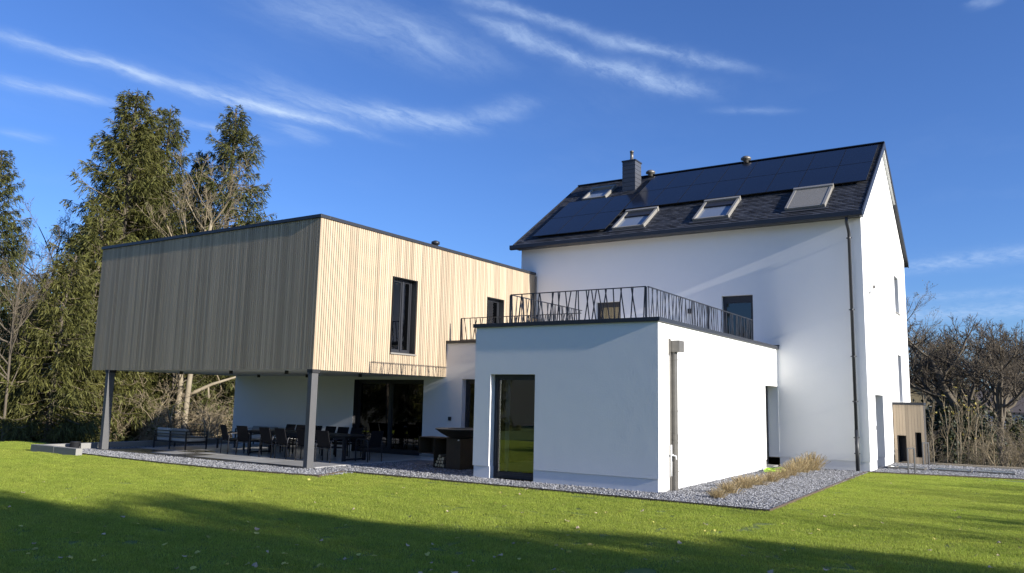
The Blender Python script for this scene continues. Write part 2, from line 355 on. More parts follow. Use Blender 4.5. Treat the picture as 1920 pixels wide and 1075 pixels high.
# slate chips: real little stones
def chips(n_try, x0, x1, y0, y1, size, zf=.02):
    P = np.stack([rng.uniform(x0, x1, n_try), rng.uniform(y0, y1, n_try)], 1)
    return np.array([(x, y, zf, size) for x, y in P if in_gravel(x, y)])
pts = [chips(9000, -26.4, -14.4, 13.3, 15.0, .042), chips(5200, -16.1, -11.75, 14.9, 19.6, .042), chips(4200, -11.75, -4.2, 15.15, 16.45, .042), chips(13500, -6.83, -4.2, 16.4, 26.3, .04),
       chips(2200, -26.4, -25.6, 14.9, 22, .045), chips(9000, -4.17, 4, 26.2, 31.4, .045)]
C = np.concatenate(pts); N = len(C)
base = np.array([(1, 0, 0), (-.9, .25, 0), (.1, .8, .1), (-.1, -.85, 0), (.15, .1, .45), (-.1, 0, -.4)]); tris = np.array([(0, 2, 4), (2, 1, 4), (1, 3, 4), (3, 0, 4), (2, 0, 5), (1, 2, 5), (3, 1, 5), (0, 3, 5)])
B = base[None] * (1 + rng.uniform(-.3, .3, (N, 6, 3))); B = B * (C[:, 3] * rng.uniform(.55, 1.25, N))[:, None, None] * .62
a, b_ = rng.uniform(0, 6.283, N), rng.normal(0, .45, N)
ca, sa, cb, sb = np.cos(a), np.sin(a), np.cos(b_), np.sin(b_)
x_, y_, z_ = B[..., 0], B[..., 1], B[..., 2]
x2, z2 = x_ * cb[:, None] + z_ * sb[:, None], -x_ * sb[:, None] + z_ * cb[:, None]
B = np.stack([x2 * ca[:, None] - y_ * sa[:, None], x2 * sa[:, None] + y_ * ca[:, None], z2], -1)
B += (C[:, :3] + np.stack([np.zeros(N), np.zeros(N), rng.uniform(0, .014, N)], 1))[:, None]
Fc = (tris[None] + (np.arange(N) * 6)[:, None, None]).reshape(-1, 3)
tag(link('slate_chips', npmesh('slate_chips', B.reshape(-1, 3), Fc, ['slate_chip'])), 'loose blue-grey slate chips filling the beds round the house', 'gravel', kind='stuff')
# steel lawn edging
s = MB()
for (x0, y0), (x1, y1) in zip(EDGE, EDGE[1:]):
    s.bar((x0, y0, .005), (x1, y1, .005), .022, .09)
tag(s.build('lawn_edging', 'edging'), 'thin rusty steel strip edging the lawn against the slate chips', 'edging')
s = MB(); s.box(XH + .02, 9, 31.42, 31.50, -1.4, .08)
tag(s.build('timber_edging', 'timber_edge'), 'low timber board holding the chips where the ground falls away', 'edging')

# patio of big tiles
patio = MB(); patio.box(-25.58, -16.14, 14.95, 20.76, -.1, .008); patio.box(-16.14, -12.2, 19.6, 20.76, -.1, .007)
patio = patio.build('patio', 'concrete'); tag(patio, kind='structure')
tm = {}
def tile(x0, x1, y0, y1, m='tile'):
    k = (round(x1 - x0, 3), round(y1 - y0, 3), m)
    if k not in tm:
        b = MB(); b.box(-k[0] / 2, k[0] / 2, -k[1] / 2, k[1] / 2, 0, .03); o = b.build('paving_tile', m, patio, bevel=.003); tm[k] = o
    else:
        o = tm[k].copy(); COL.objects.link(o); o.parent = patio
    o.location = ((x0 + x1) / 2, (y0 + y1) / 2, .008 + random.uniform(0, .002))
nxp, nyp = 9, 6; wx, wy = (25.58 - 16.14) / nxp, (20.76 - 15.33) / nyp
for i in range(nxp): tile(-25.58 + i * wx + .004, -25.58 + (i + 1) * wx - .004, 14.954, 15.326, 'tile_dark')
for i in range(nxp):
    for j in range(nyp):
        tile(-25.58 + i * wx + .004, -25.58 + (i + 1) * wx - .004, 15.33 + j * wy + .004, 15.33 + (j + 1) * wy - .004, 'tile_dark' if (i, j) in ((0, 0), (1, 0), (3, 0), (2, 1)) else 'tile')
for i in range(4):
    for j in range(2): tile(-16.14 + i * .985 + .004, -16.14 + (i + 1) * .985 - .004, 19.6 + j * .58 + .004, 19.6 + (j + 1) * .58 - .004)
# low concrete wall round the left end of the patio
t = empty('concrete_wall', (-26.5, 13.2, 0)); tag(t, 'low grey concrete wall at the left end of the patio', 'wall')
s = MB(); s.box(0, 1.35, 0, .2, -.2, .22); s.build('wall_front', 'concrete', t, bevel=.006)
s = MB(); s.box(1.355, 2.6, .003, .2, -.2, .215); s.build('wall_front', 'concrete', t, bevel=.006)
s = MB(); s.box(0, .2, .205, 9.2, -.2, .21); s.build('wall_side', 'concrete', t, bevel=.006)
t = empty('garden_spotlight', (-25.95, 14.3, .04), RAD(30)); tag(t, 'small black garden spotlight on the chips behind the concrete wall', 'lamp')
s = MB(); s.lathe([(.1, 0), (.12, .02), (.15, .24), (.16, .25), (.13, .25)], 20); s.build('housing', 'anthracite_matt', t, True)
s = MB(); s.box(-.18, -.165, -.02, .02, 0, .2); s.box(.165, .18, -.02, .02, 0, .2); s.box(-.18, .18, -.02, .02, -.012, 0); s.build('bracket', 'anthracite_matt', t)

# ------------------------------------------------------------------ the house
house = empty('house'); 
tag(house, 'white rendered modern house with slate roof and cantilevered timber wing', 'house')
def mapper(axis, c):
    if axis == 'Y-': return lambda a, z, n: (a, c + n, z)
    if axis == 'X+': return lambda a, z, n: (c - n, a, z)
    if axis == 'X-': return lambda a, z, n: (c + n, a, z)
    if axis == 'Y+': return lambda a, z, n: (a, c - n, z)
def wall(axis, c, a0, a1, z0, z1, ops=(), depth=.3, s=None):
    s = s or MB(); m = mapper(axis, c)
    A = sorted({a0, a1, *[v for o in ops for v in o[:2]]}); Z = sorted({z0, z1, *[min(max(v, z0), z1) for o in ops for v in o[2:4]]})
    for i in range(len(A) - 1):
        for j in range(len(Z) - 1):
            ca, cz = (A[i] + A[i + 1]) / 2, (Z[j] + Z[j + 1]) / 2
            if any(o[0] < ca < o[1] and o[2] < cz < o[3] for o in ops): continue
            s.quad(m(A[i], Z[j], 0), m(A[i + 1], Z[j], 0), m(A[i + 1], Z[j + 1], 0), m(A[i], Z[j + 1], 0))
    for o in ops:
        b0, b1, c0, c1 = o[:4]; c0 = max(c0, z0)
        s.quad(m(b0, c0, 0), m(b0, c1, 0), m(b0, c1, depth), m(b0, c0, depth)); s.quad(m(b1, c0, 0), m(b1, c1, 0), m(b1, c1, depth), m(b1, c0, depth))
        s.quad(m(b0, c1, 0), m(b1, c1, 0), m(b1, c1, depth), m(b0, c1, depth)); 
        if o[2] > z0 + .001: s.quad(m(b0, c0, 0), m(b1, c0, 0), m(b1, c0, depth), m(b0, c0, depth))
    return s
def mbox(m, a0, a1, z0, z1, n0, n1, s):
    p = [m(a, z, n) for z in (z0, z1) for (a, n) in ((a0, n0), (a1, n0), (a1, n1), (a0, n1))]
    return s.hexa(p)
def opening(kind, axis, c, a0, a1, z0, z1, inset, fw=.07, mull=(), glass='glass', sill=False, room=3.0, depth=.3, curtain=None, lining=None, handle=None, frame_mat='anthracite', top_fw=None):
    """frame + pane (+ sill, mullions, blind) set back in an opening, with a room behind it"""
    m = mapper(axis, c); tf = top_fw or fw
    root = MB(); mbox(m, a0, a1, z1 - tf, z1, inset, inset + .08, root); mbox(m, a0, a1, z0, z0 + fw, inset, inset + .08, root)
    mbox(m, a0, a0 + fw, z0 + fw, z1 - tf, inset, inset + .08, root); mbox(m, a1 - fw, a1, z0 + fw, z1 - tf, inset, inset + .08, root)
    for q in mull: mbox(m, q - fw * .6, q + fw * .6, z0 + fw, z1 - tf, inset - .01, inset + .07, root)
    w = root.build(kind, frame_mat, house)
    cuts = [a0 + fw] + [x for q in mull for x in (q - fw * .6, q + fw * .6)] + [a1 - fw]
    for k in range(0, len(cuts), 2):
        p = MB(); mbox(m, cuts[k] + .001, cuts[k + 1] - .001, z0 + fw + .001, z1 - tf - .001, inset + .03, inset + .045, p); p.build('pane', glass, w)
        b = MB(); i0, i1 = cuts[k], cuts[k + 1]  # slim sash
        for (q0, q1, y0, y1) in ((i0, i0 + .045, z0 + fw, z1 - tf), (i1 - .045, i1, z0 + fw, z1 - tf), (i0 + .045, i1 - .045, z1 - tf - .045, z1 - tf), (i0 + .045, i1 - .045, z0 + fw, z0 + fw + .06)):
            mbox(m, q0, q1, y0, y1, inset + .018, inset + .028, b)
        b.build('sash', frame_mat, w)
    if sill:
        p = MB(); mbox(m, a0 - .05, a1 + .05, z0 - .05, z0 - .004, -.05, inset, p); p.build('sill', 'roofwin_frame', w)
    if lining:
        p = MB()
        for (q0, q1, y0, y1) in ((a0 + .001, a0 + .012, z0, z1), (a1 - .012, a1 - .001, z0, z1), (a0 + .012, a1 - .012, z1 - .012, z1 - .001)): mbox(m, q0, q1, y0, y1, .002, inset, p)
        p.build('lining', lining, w)
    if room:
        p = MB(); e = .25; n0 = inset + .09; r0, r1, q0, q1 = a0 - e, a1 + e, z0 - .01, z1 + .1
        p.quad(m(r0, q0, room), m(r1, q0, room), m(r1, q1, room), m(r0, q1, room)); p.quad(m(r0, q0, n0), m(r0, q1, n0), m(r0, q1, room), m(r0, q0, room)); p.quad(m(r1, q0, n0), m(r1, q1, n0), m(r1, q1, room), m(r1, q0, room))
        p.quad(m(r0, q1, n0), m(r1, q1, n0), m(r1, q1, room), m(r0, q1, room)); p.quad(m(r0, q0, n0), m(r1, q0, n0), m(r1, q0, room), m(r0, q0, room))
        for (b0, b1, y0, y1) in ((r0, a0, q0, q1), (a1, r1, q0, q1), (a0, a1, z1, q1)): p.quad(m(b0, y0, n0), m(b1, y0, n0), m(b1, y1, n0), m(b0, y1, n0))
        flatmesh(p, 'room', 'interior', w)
    if curtain:
        for (c0, c1, zz0, zz1, n, mt) in curtain:
            p = MB(); k = 14
            for i in range(k):
                f0, f1 = c0 + (c1 - c0) * i / k, c0 + (c1 - c0) * (i + 1) / k; o0, o1 = (.03 if i % 2 else 0), (0 if i % 2 else .03)
                p.quad(m(f0, zz0, n + o0), m(f1, zz0, n + o1), m(f1, zz1, n + o1), m(f0, zz1, n + o0))
            flatmesh(p, 'curtain', mt, w)
    return w
PZ = .31
# --- main volume
ops_front = [(-13.38, -12.37, 3.72, 5.56), (-8.63, -7.58, 3.72, 5.55)]
s = wall('Y-', YH, XHL, XH, PZ, ZH + .15, ops_front, .22)
wall('X-', XHL, YH, YB, PZ, ZH + .15, (), s=s); wall('Y+', YB, XHL, XH, PZ, ZH + .15, (), s=s)
ops_gable = [(33.15, 34.22, 5.55, 6.95), (33.2, 34.1, 2.15, 3.92), (27.62, 29.2, PZ, 2.33)]
wall('X+', XH, YH, YB, PZ, ZH + .15, ops_gable, .34, s=s)
for xx in (XH, XHL): s.add([(xx, YH, ZH + .15), (xx, YB, ZH + .15), (xx, 31.31, 11.40)], [(0, 1, 2)])
for (x0, x1) in ((XH, XH),): pass
flatmesh(s, 'main_wall', 'render_white', house)
s = MB(); r = .02
s.box(XHL + r, XH - r, YH + r, YB - r, -.2, PZ - .003) if False else None
for (x0, x1, y0, y1) in ((XA + .0, XH - r, YH + r, YH + .3), (XH - .32, XH - r, YH + .301, 27.6), (XH - .32, XH - r, 29.22, YB - r)): s.box(x0, x1, y0, y1, -.2, PZ)
s.build('main_plinth', 'plinth_white', house)
# --- annex
s = wall('Y-', YA, XAL, XA, PZ, ZA, [(-11.27, -9.98, PZ, 2.55)], .3)
wall('X+', XA, YA, YH, PZ, ZA, [(24.8, YH - .01, PZ, 2.53)], .35, s=s); wall('X-', XAL, YA, YG, PZ, ZA, (), s=s)
s.quad((XAL, YA, ZA - .12), (XA, YA, ZA - .12), (XA, YH, ZA - .12), (XAL, YH, ZA - .12))
flatmesh(s, 'annex_wall', 'render_white', house)
s = MB()
for (x0, x1, y0, y1) in ((XAL + r, -11.255, YA + r, YA + .32), (-9.995, XA - r, YA + r, YA + .32), (XA - .34, XA - r, YA + .321, 24.79), (XAL + r, XAL + .3, YA + .321, YG)): s.box(x0, x1, y0, y1, -.2, PZ)
s.build('annex_plinth', 'plinth_white', house)
s = MB(); o = .062  # metal coping, right arm and front arm
s.box(XAL - o, XA + o, YA - o, YA + .32, ZA + .001, ZA + .095); s.box(XA - .32, XA + o, YA + .321, YH - .002, ZA + .001, ZA + .094); s.box(XAL - o, XAL + .3, YA + .321, YG + .2, ZA + .001, ZA + .094)
s.build('coping', 'anthracite', house, bevel=.004)
s = MB(); s.box(XA - .3, XA + .08, YH - .02, YH + .0, ZA + .1, ZA + .14); s.build('flashing', 'anthracite', house)
# --- ground floor under the timber wing, and the link
ops_g = [(-20.1, -16.95, .03, 2.52), (-15.36, -13.7, .03, 2.55)]
s = wall('Y-', YG, -26.55, XAL, PZ, 2.70, ops_g, .28); wall('Y-', YG, XW, XAL, 2.70, ZL, (), s=s); wall('X-', -26.55, YG, YH, PZ, 2.7, (), s=s)
s.quad((XW, YG, ZL - .1), (XAL, YG, ZL - .1), (XAL, YH, ZL - .1), (XW, YH, ZL - .1))
flatmesh(s, 'ground_floor_wall', 'render_white', house)
for (x0, x1) in ((-26.53, -20.11), (-16.94, -15.37), (-13.69, XAL)): s = MB(); s.box(x0, x1, YG + r, YG + .3, -.2, PZ); s.build('ground_floor_plinth', 'plinth_white', house)
s = MB(); s.box(XW + .003, XAL - .1, YG - .07, YG + .25, ZL + .001, ZL + .09); s.build('coping', 'anthracite', house, bevel=.004)
s = MB(); s.box(-16.9, -15.45, YG - .16, YG + .015, .0, .12); s.build('door_step', 'concrete', house, bevel=.005)

# --- timber wing: core, cladding of separate battens
s = MB(); s.box(XWL + .05, XW - .05, YW + .05, YH - .02, ZWB + .03, ZWT)
core = wall('X+', XW - .05, YW + .05, YH - .01, ZWB + .03, ZWT, [(18.06, 19.15, 3.26, 5.56), (23.05, 24.1, 3.75, 5.53)], .26)
wall('Y-', YW + .05, XWL + .05, XW - .05, ZWB + .03, ZWT, (), s=core); wall('X-', XWL + .05, YW + .05, YH, ZWB + .03, ZWT, (), s=core)
core.quad((XWL, YW, ZWT), (XW, YW, ZWT), (XW, YH, ZWT), (XWL, YH, ZWT))
flatmesh(core, 'wing_core', 'timber_back', house)
s = MB(); s.box(XWL + .04, XW - .04, YW + .04, YG - .002, ZWB + .012, ZWB + .028); s.build('soffit', 'soffit', house)
s = MB(); s.box(XWL - .04, XW + .04, YW - .04, YW + .3, ZWT, ZWT + .095); s.box(XW - .3, XW + .04, YW + .301, YH - .003, ZWT, ZWT + .094); s.box(XWL - .04, XWL + .3, YW + .301, YH, ZWT, ZWT + .094)
s.build('wing_coping', 'anthracite', house, bevel=.004)
PITCH, BW = .0855, .068
def batten_mesh():
    b = MB(); b.box(-.5, .5, -.5, .5, 0, 1); me = bpy.data.meshes.new('batten'); me.from_pydata(b.v, [], b.f); me.materials.append(MATS['timber']); return me
bme = batten_mesh()
def cladding(pts):
    root = None
    for (x, y, z0, z1, sx, sy) in pts:
        o = bpy.data.objects.new('batten', bme); COL.objects.link(o); o.location = (x, y, z0); o.scale = (sx, sy, z1 - z0)
        yield o
clad_f = empty('front_cladding'); clad_f.parent = house; clad_r = empty('side_cladding'); clad_r.parent = house
nb = int((XW - XWL - .02) / PITCH)
fp = []
for i in range(nb + 1):
    x = XWL + .04 + i * (XW - XWL - .075) / nb; d = random.uniform(0, .0007)
    fp.append((x, YW + .019 - d / 2, ZWB, ZWT - .004, BW + .003 + random.uniform(-.004, .004), .036 + d))
for o in cladding(fp): o.parent = clad_f
rp = []; nb = int((YH - YW - .06) / PITCH)
for i in range(nb + 1):
    y = YW + .075 + i * (YH - YW - .12) / nb; d = random.uniform(0, .004); w = BW + random.uniform(-.004, .004)
    spans = [(ZWB if y < YG else ZL + .06, ZWT - .004)]
    for (y0, y1, z0, z1) in ((18.06, 19.15, 3.26, 5.56), (23.05, 24.1, 3.75, 5.53)):
        if y0 - w / 2 < y < y1 + w / 2:
            spans = [q for (a, b) in spans for q in ((a, z0 - .003), (z1 + .003, b)) if q[1] - q[0] > .05]
    for (a, b) in spans: rp.append((XW - .019 + d / 2, y, a, b, .036 + d, w))
for o in cladding(rp): o.parent = clad_r
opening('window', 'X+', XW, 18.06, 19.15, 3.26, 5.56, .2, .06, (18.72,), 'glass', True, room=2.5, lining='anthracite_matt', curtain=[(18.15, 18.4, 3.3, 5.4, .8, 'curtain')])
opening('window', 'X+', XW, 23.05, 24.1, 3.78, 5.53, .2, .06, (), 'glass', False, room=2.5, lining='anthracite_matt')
# steel columns
for (x0, x1) in ((-16.20, -16.05), (-25.78, -25.62)):
    s = MB(); s.box(x0, x1, 14.996, 15.22, 0, 2.53); c = s.build('column', 'steel_post', house, bevel=.004)
    s = MB(); s.box(x0 - .035, x1 + .03, 14.98, 15.25, 2.531, ZWB + .011); s.build('head_plate', 'anthracite_matt', c)
sl = None
for (x, y) in ((-23.56, 16.27), (-20.47, 15.84), (-23.29, 19.22), (-18.0, 15.84), (-20.6, 19.03), (-17.52, 18.36)):
    if sl is None:
        s = MB(); s.lathe([(.055, 0), (.055, .1)], 16); s.lathe([(.04, -.002), (.04, -.001)], 16); sl = s.build('soffit_light', 'anthracite_matt', house); o = sl
    else: o = sl.copy(); COL.objects.link(o); o.parent = house
    o.location = (x, y, ZWB + .012 - .1)
# doors and windows
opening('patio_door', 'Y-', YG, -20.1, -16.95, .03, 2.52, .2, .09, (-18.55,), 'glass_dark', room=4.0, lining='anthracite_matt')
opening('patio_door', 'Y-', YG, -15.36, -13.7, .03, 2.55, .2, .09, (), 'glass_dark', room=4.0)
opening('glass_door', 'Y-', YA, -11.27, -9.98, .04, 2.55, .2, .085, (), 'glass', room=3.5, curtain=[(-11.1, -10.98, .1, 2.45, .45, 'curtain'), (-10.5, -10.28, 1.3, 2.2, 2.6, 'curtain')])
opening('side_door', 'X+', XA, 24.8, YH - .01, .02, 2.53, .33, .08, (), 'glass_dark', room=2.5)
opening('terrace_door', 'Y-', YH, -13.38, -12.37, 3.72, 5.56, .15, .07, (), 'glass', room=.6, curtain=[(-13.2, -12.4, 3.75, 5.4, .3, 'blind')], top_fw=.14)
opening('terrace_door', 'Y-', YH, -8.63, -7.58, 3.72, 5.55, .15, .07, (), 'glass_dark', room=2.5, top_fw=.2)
opening('gable_window', 'X+', XH, 33.15, 34.22, 5.55, 6.95, .3, .06, (), 'glass_dark', True, room=2.5)
opening('gable_window', 'X+', XH, 33.2, 34.1, 2.17, 3.92, .3, .06, (), 'glass_dark', False, room=2.5)
s = MB(); s.box(XA - .33, XA - .03, 24.8, YH - .02, -.1, .07); s.build('door_threshold', 'concrete', house, bevel=.004)
s = MB(); s.box(XH - .36, XH - .32, 27.63, 29.19, .02, 2.32); d = s.build('front_door', 'anthracite', house)
s = MB(); s.tube([(XH - .27, 28.95, .9), (XH - .27, 28.95, 1.7)], .018); s.build('handle', 'zinc', d)
for z in (.25, .65, 1.1, 1.55, 2.0):
    s = MB(); s.box(XH - .09, XH - .05, 27.621, 27.68, z, z + .06); s.build('door_clip', 'zinc', house)
# --- roof
YR, ZR, YE, ZE = 31.31, 11.65, 25.9, 7.95
SL = math.hypot(YR - YE, ZR - ZE); sv = Vector((0, (YR - YE) / SL, (ZR - ZE) / SL)); nv = Vector((0, -sv.z, sv.y))
RX0, RX1 = -16.81, -4.07
def rp_(x, s_, n): return Vector((x, YE, ZE)) + sv * s_ + nv * n
def rbox(mb, x0, x1, s0, s1, n0, n1):
    return mb.hexa([rp_(x0, s0, n0), rp_(x1, s0, n0), rp_(x1, s1, n0), rp_(x0, s1, n0), rp_(x0, s0, n1), rp_(x1, s0, n1), rp_(x1, s1, n1), rp_(x0, s1, n1)])
s = MB(); rbox(s, RX0, RX1, 0, SL - .02, -.16, -.03)
YBE = 2 * YR - YE
s.hexa([(RX0, YBE, ZE - .17), (RX1, YBE, ZE - .17), (RX1, YR, ZR - .19), (RX0, YR, ZR - .19), (RX0, YBE, ZE), (RX1, YBE, ZE), (RX1, YR, ZR - .01), (RX0, YR, ZR - .01)])
roof = s.build('roof', 'slate_plain', house)
mbx = MB(); rows = 50; ex = (SL - .05) / rows
for j in range(rows):
    s0 = j * ex; x = RX0 - (.13 if j % 2 else 0)
    while x < RX1:
        w = .262; a0, a1 = max(x + .004, RX0), min(x + w - .004, RX1)
        if a1 - a0 > .03:
            t0 = .012 + random.uniform(0, .007); dz = random.uniform(-.002, .002)
            p = [rp_(a0, s0 - .004 + random.uniform(-.004, .004), t0 - .012), rp_(a1, s0 - .004 + random.uniform(-.004, .004), t0 - .012), rp_(a1, s0 + ex * 1.5, -.028), rp_(a0, s0 + ex * 1.5, -.028),
                 rp_(a0, s0 - .004, t0 + dz), rp_(a1, s0 - .004, t0 - dz), rp_(a1, s0 + ex * 1.5, -.02), rp_(a0, s0 + ex * 1.5, -.02)]
            mbx.add(p, [(4, 5, 6, 7), (0, 1, 5, 4), (1, 2, 6, 5), (3, 0, 4, 7)])
        x += w
o = flatmesh(mbx, 'slate_courses', 'slate', roof); tag(o, kind='stuff')
s = MB(); rbox(s, RX1 + .001, RX1 + .035, -.02, SL + .02, -.17, .035); s.build('verge_trim', 'anthracite', roof); s = MB(); rbox(s, RX0 - .035, RX0 - .001, -.02, SL + .02, -.17, .035); s.build('verge_trim', 'anthracite', roof)
s = MB(); s.hexa([(RX1 + .001, YBE, ZE - .19), (RX1 + .034, YBE, ZE - .19), (RX1 + .034, YR + .02, ZR - .2), (RX1 + .001, YR + .02, ZR - .2), (RX1 + .001, YBE, ZE + .03), (RX1 + .034, YBE, ZE + .03), (RX1 + .034, YR + .02, ZR + .02), (RX1 + .001, YR + .02, ZR + .02)]); s.build('verge_trim', 'anthracite', roof)
s = MB(); s.hexa([(XH + .003, YB + .3, ZE - .0), (RX1 - .003, YB + .3, ZE - .0), (RX1 - .003, YR, ZR - .29), (XH + .003, YR, ZR - .29), (XH + .003, YB + .3, ZE + .08), (RX1 - .003, YB + .3, ZE + .08), (RX1 - .003, YR, ZR - .21), (XH + .003, YR, ZR - .21)]); s.build('barge_soffit', 'soffit', roof)
s = MB(); s.bar((RX0 - .03, YR - .03, ZR + .005), (RX1 + .03, YR - .03, ZR + .005), .2, .035); s.build('ridge_cap', 'anthracite', roof)
# gutter, fascia
s = MB(); gp = [(YE - .02, ZE - .05), (YE - .02, ZE - .16), (YE - .05, ZE - .19), (YE - .13, ZE - .19), (YE - .16, ZE - .16), (YE - .16, ZE - .03), (YE - .175, ZE - .03), (YE - .175, ZE - .17), (YE - .135, ZE - .205), (YE - .04, ZE - .205), (YE - .005, ZE - .17), (YE - .005, ZE - .05)]
n = len(gp); vs = [(x, y, z) for x in (RX0 - .1, RX1 + .03) for (y, z) in gp]; s.add(vs, [(i, (i + 1) % n, n + (i + 1) % n, n + i) for i in range(n)] + [tuple(range(n))[::-1], tuple(range(n, 2 * n))])
for x in (RX0 - .1, RX1 + .022): s.box(x, x + .008, YE - .17, YE - .008, ZE - .19, ZE - .04)
s.build('gutter', 'anthracite', house)
s = MB(); s.box(RX0 + .03, RX1 - .02, YE + .06, YH - .002, ZH - .02, ZH + .13); s.build('eave_board', 'anthracite', house)
s = MB(); dpx, dpy = -4.51, 26.14
s.tube([(dpx, YE - .09, ZE - .2), (dpx, YE - .09, ZE - .32), (dpx, YE - .02, ZE - .42), (dpx, dpy - .06, ZE - .56), (dpx, dpy, ZE - .64), (dpx, dpy, 1.25)], .048, 12)
s.tube([(dpx, dpy, 1.25), (dpx, dpy, .0)], .056, 12)
dp = s.build('downpipe', 'anthracite', house, True)
for z in (7.15, 4.9, 3.46, 2.1, 1.02, .55):
    s = MB(); s.lathe([(.062, -.02), (.062, .02)], 12, (dpx, dpy, z)); s.box(dpx - .085, dpx - .06, dpy - .012, dpy + .012, z - .012, z + .012); s.box(dpx + .06, dpx + .085, dpy - .012, dpy + .012, z - .012, z + .012); s.box(dpx - .01, dpx + .01, dpy + .06, YH, z - .01, z + .01); s.build('bracket', 'anthracite', dp)
# solar panels
pm = None
def panel(x0, x1, s0, s1):
    b = MB(); rbox(b, x0 + .012, x1 - .012, s0 + .012, s1 - .012, .10, .128); o = b.build('solar_panel', 'solar', house)
    f = MB(); 
    for (a0, a1, q0, q1) in ((x0 + .006, x0 + .012, s0 + .006, s1 - .006), (x1 - .012, x1 - .006, s0 + .006, s1 - .006), (x0 + .012, x1 - .012, s0 + .006, s0 + .012), (x0 + .012, x1 - .012, s1 - .012, s1 - .006)): rbox(f, a0, a1, q0, q1, .095, .131)
    f.build('panel_frame', 'solar_frame', o)
for i in range(3):
    for j in range(2): panel(-16.15 + i * 1.06, -16.15 + (i + 1) * 1.06, .42 + j * 1.81, .42 + (j + 1) * 1.81)
for i in range(8):
    for j in range(2): panel(-12.95 + i * 1.095, -12.95 + (i + 1) * 1.095, 2.33 + j * 1.85, 2.33 + (j + 1) * 1.85)
for (x0, x1, ss) in ((-16.1, -12.9, (.9, 1.8, 2.7, 3.6)), (-12.9, -4.25, (2.9, 3.8, 4.7, 5.6))):
    s = MB()
    for q in ss: rbox(s, x0 - .03, x1 + .04, q, q + .04, .035, .094)
    s.build('mounting_rail', 'zinc', house)
# roof windows
def roof_window(x0, x1, s0, s1, shutter=False):
    f = MB(); fw = .09
    rbox(f, x0, x0 + fw, s0, s1, -.01, .13); rbox(f, x1 - fw, x1, s0, s1, -.01, .13); rbox(f, x0 + fw, x1 - fw, s0, s0 + fw, -.01, .11); rbox(f, x0 - .02, x1 + .02, s1 - fw, s1 + .05, -.01, .17)
    w = f.build('roof_window', 'roofwin_frame', house, bevel=.006)
    p = MB()
    if shutter:
        nl = 26
        for k in range(nl):
            a = s0 + fw + (s1 - s0 - 2 * fw) * k / nl; b = a + (s1 - s0 - 2 * fw) / nl * .9; rbox(p, x0 + fw, x1 - fw, a, b, .08, .115)
        p.build('shutter', 'shutter', w)
    else:
        rbox(p, x0 + fw + .001, x1 - fw - .001, s0 + fw + .001, s1 - fw - .001, .02, .04); p.build('pane', 'roofwin_pane', w)
        if s0 < 3:
            p = MB(); rbox(p, x0 + fw + .002, x1 - fw - .002, s1 - fw - .42, s1 - fw - .002, .05, .10); p.build('blind_box', 'anthracite', w)
    p = MB(); rbox(p, x0 - .1, x1 + .1, s0 - .16, s0 - .001, .018, .03); p.build('lead_flashing', 'slate_plain', w)
roof_window(-15.68, -14.56, 4.32, 5.5); roof_window(-12.72, -11.44, .45, 2.05); roof_window(-9.62, -8.34, .47, 2.12); roof_window(-6.48, -5.22, .53, 2.24, True)
# chimney and vents
s = MB(); s.box(-14.02, -13.46, 29.95, 30.55, 10.2, 12.0); ch = s.build('chimney', 'slate', house)
s = MB(); s.box(-14.06, -13.42, 29.91, 30.59, 12.001, 12.06); s.build('chimney_cap', 'anthracite', ch)
for k in range(7):
    s = MB(); z = 10.75 + k * .18; s.box(-14.03, -13.45, 29.94, 29.949, z, z + .168) if False else s.box(-14.034, -13.446, 29.936, 30.564, z, z + .165); s.build('slate_band', 'slate', ch)
s = MB(); s.lathe([(.14, 0), (.1, .1), (.07, .11), (.07, .42), (.085, .42), (.085, .47), (.03, .5)], 16, (-13.74, 30.25, 12.06)); s.build('flue', 'zinc', ch, True)
for (x, y, z) in ((-13.25, 31.1, 11.58), (-9.13, 31.1, 11.58)):
    s = MB(); s.lathe([(.1, 0), (.1, .1), (.2, .12), (.2, .19), (.12, .25), (.02, .26)], 18, (x, y, z)); s.build('roof_vent', 'zinc', house, True)
s = MB(); s.lathe([(.09, 0), (.09, .16), (.14, .17), (.14, .25), (.05, .29)], 16, (-16.35, 20.4, ZWT + .06)); s.build('wing_vent', 'anthracite', house, True)
# --- railing of slanted flat bars round the roof terrace
barm = bpy.data.meshes.new('baluster'); b = MB(); b.box(-.013, .013, -.006, .006, 0, 1); barm.from_pydata(b.v, [], b.f); barm.materials.append(MATS['anthracite'])
def railing(p0, p1, z0, z1, posts=(0, 1)):
    p0 = Vector((*p0, 0)); p1 = Vector((*p1, 0)); d = p1 - p0; L = d.length; u = d / L; ang = math.atan2(u.y, u.x)
    s = MB(); s.bar(p0 + Vector((0, 0, z1)), p1 + Vector((0, 0, z1)), .035, .022); r_ = s.build('railing', 'anthracite', house)
    s = MB(); s.bar(p0 + Vector((0, 0, z0)), p1 + Vector((0, 0, z0)), .03, .02); s.build('bottom_rail', 'anthracite', r_)
    for q in posts:
        c = p0 + u * (L * q); s = MB(); s.bar(c + Vector((0, 0, z0 - .12)), c + Vector((0, 0, z1 - .012)), .04, .04); s.build('post', 'anthracite', r_)
    x = .07; k = 0
    while x < L - .06:
        t = random.uniform(.03, .15) * (1 if k % 2 else -1) * (1 if random.random() > .12 else -1)
        xb, xt = min(max(x, .03), L - .03), min(max(x + t, .03), L - .03); h = z1 - z0 - .02
        o = bpy.data.objects.new('baluster', barm); COL.objects.link(o); o.parent = r_
        lean = math.atan2(xt - xb, h); c = p0 + u * xb
        o.matrix_local = Matrix.Translation((c.x, c.y, z0 + .008)) @ Matrix.Rotation(ang, 4, 'Z') @ Matrix.Rotation(lean, 4, 'Y') @ Matrix.Diagonal((1, 1, math.hypot(h, xt - xb), 1))
        x += random.uniform(.05, .19); k += 1
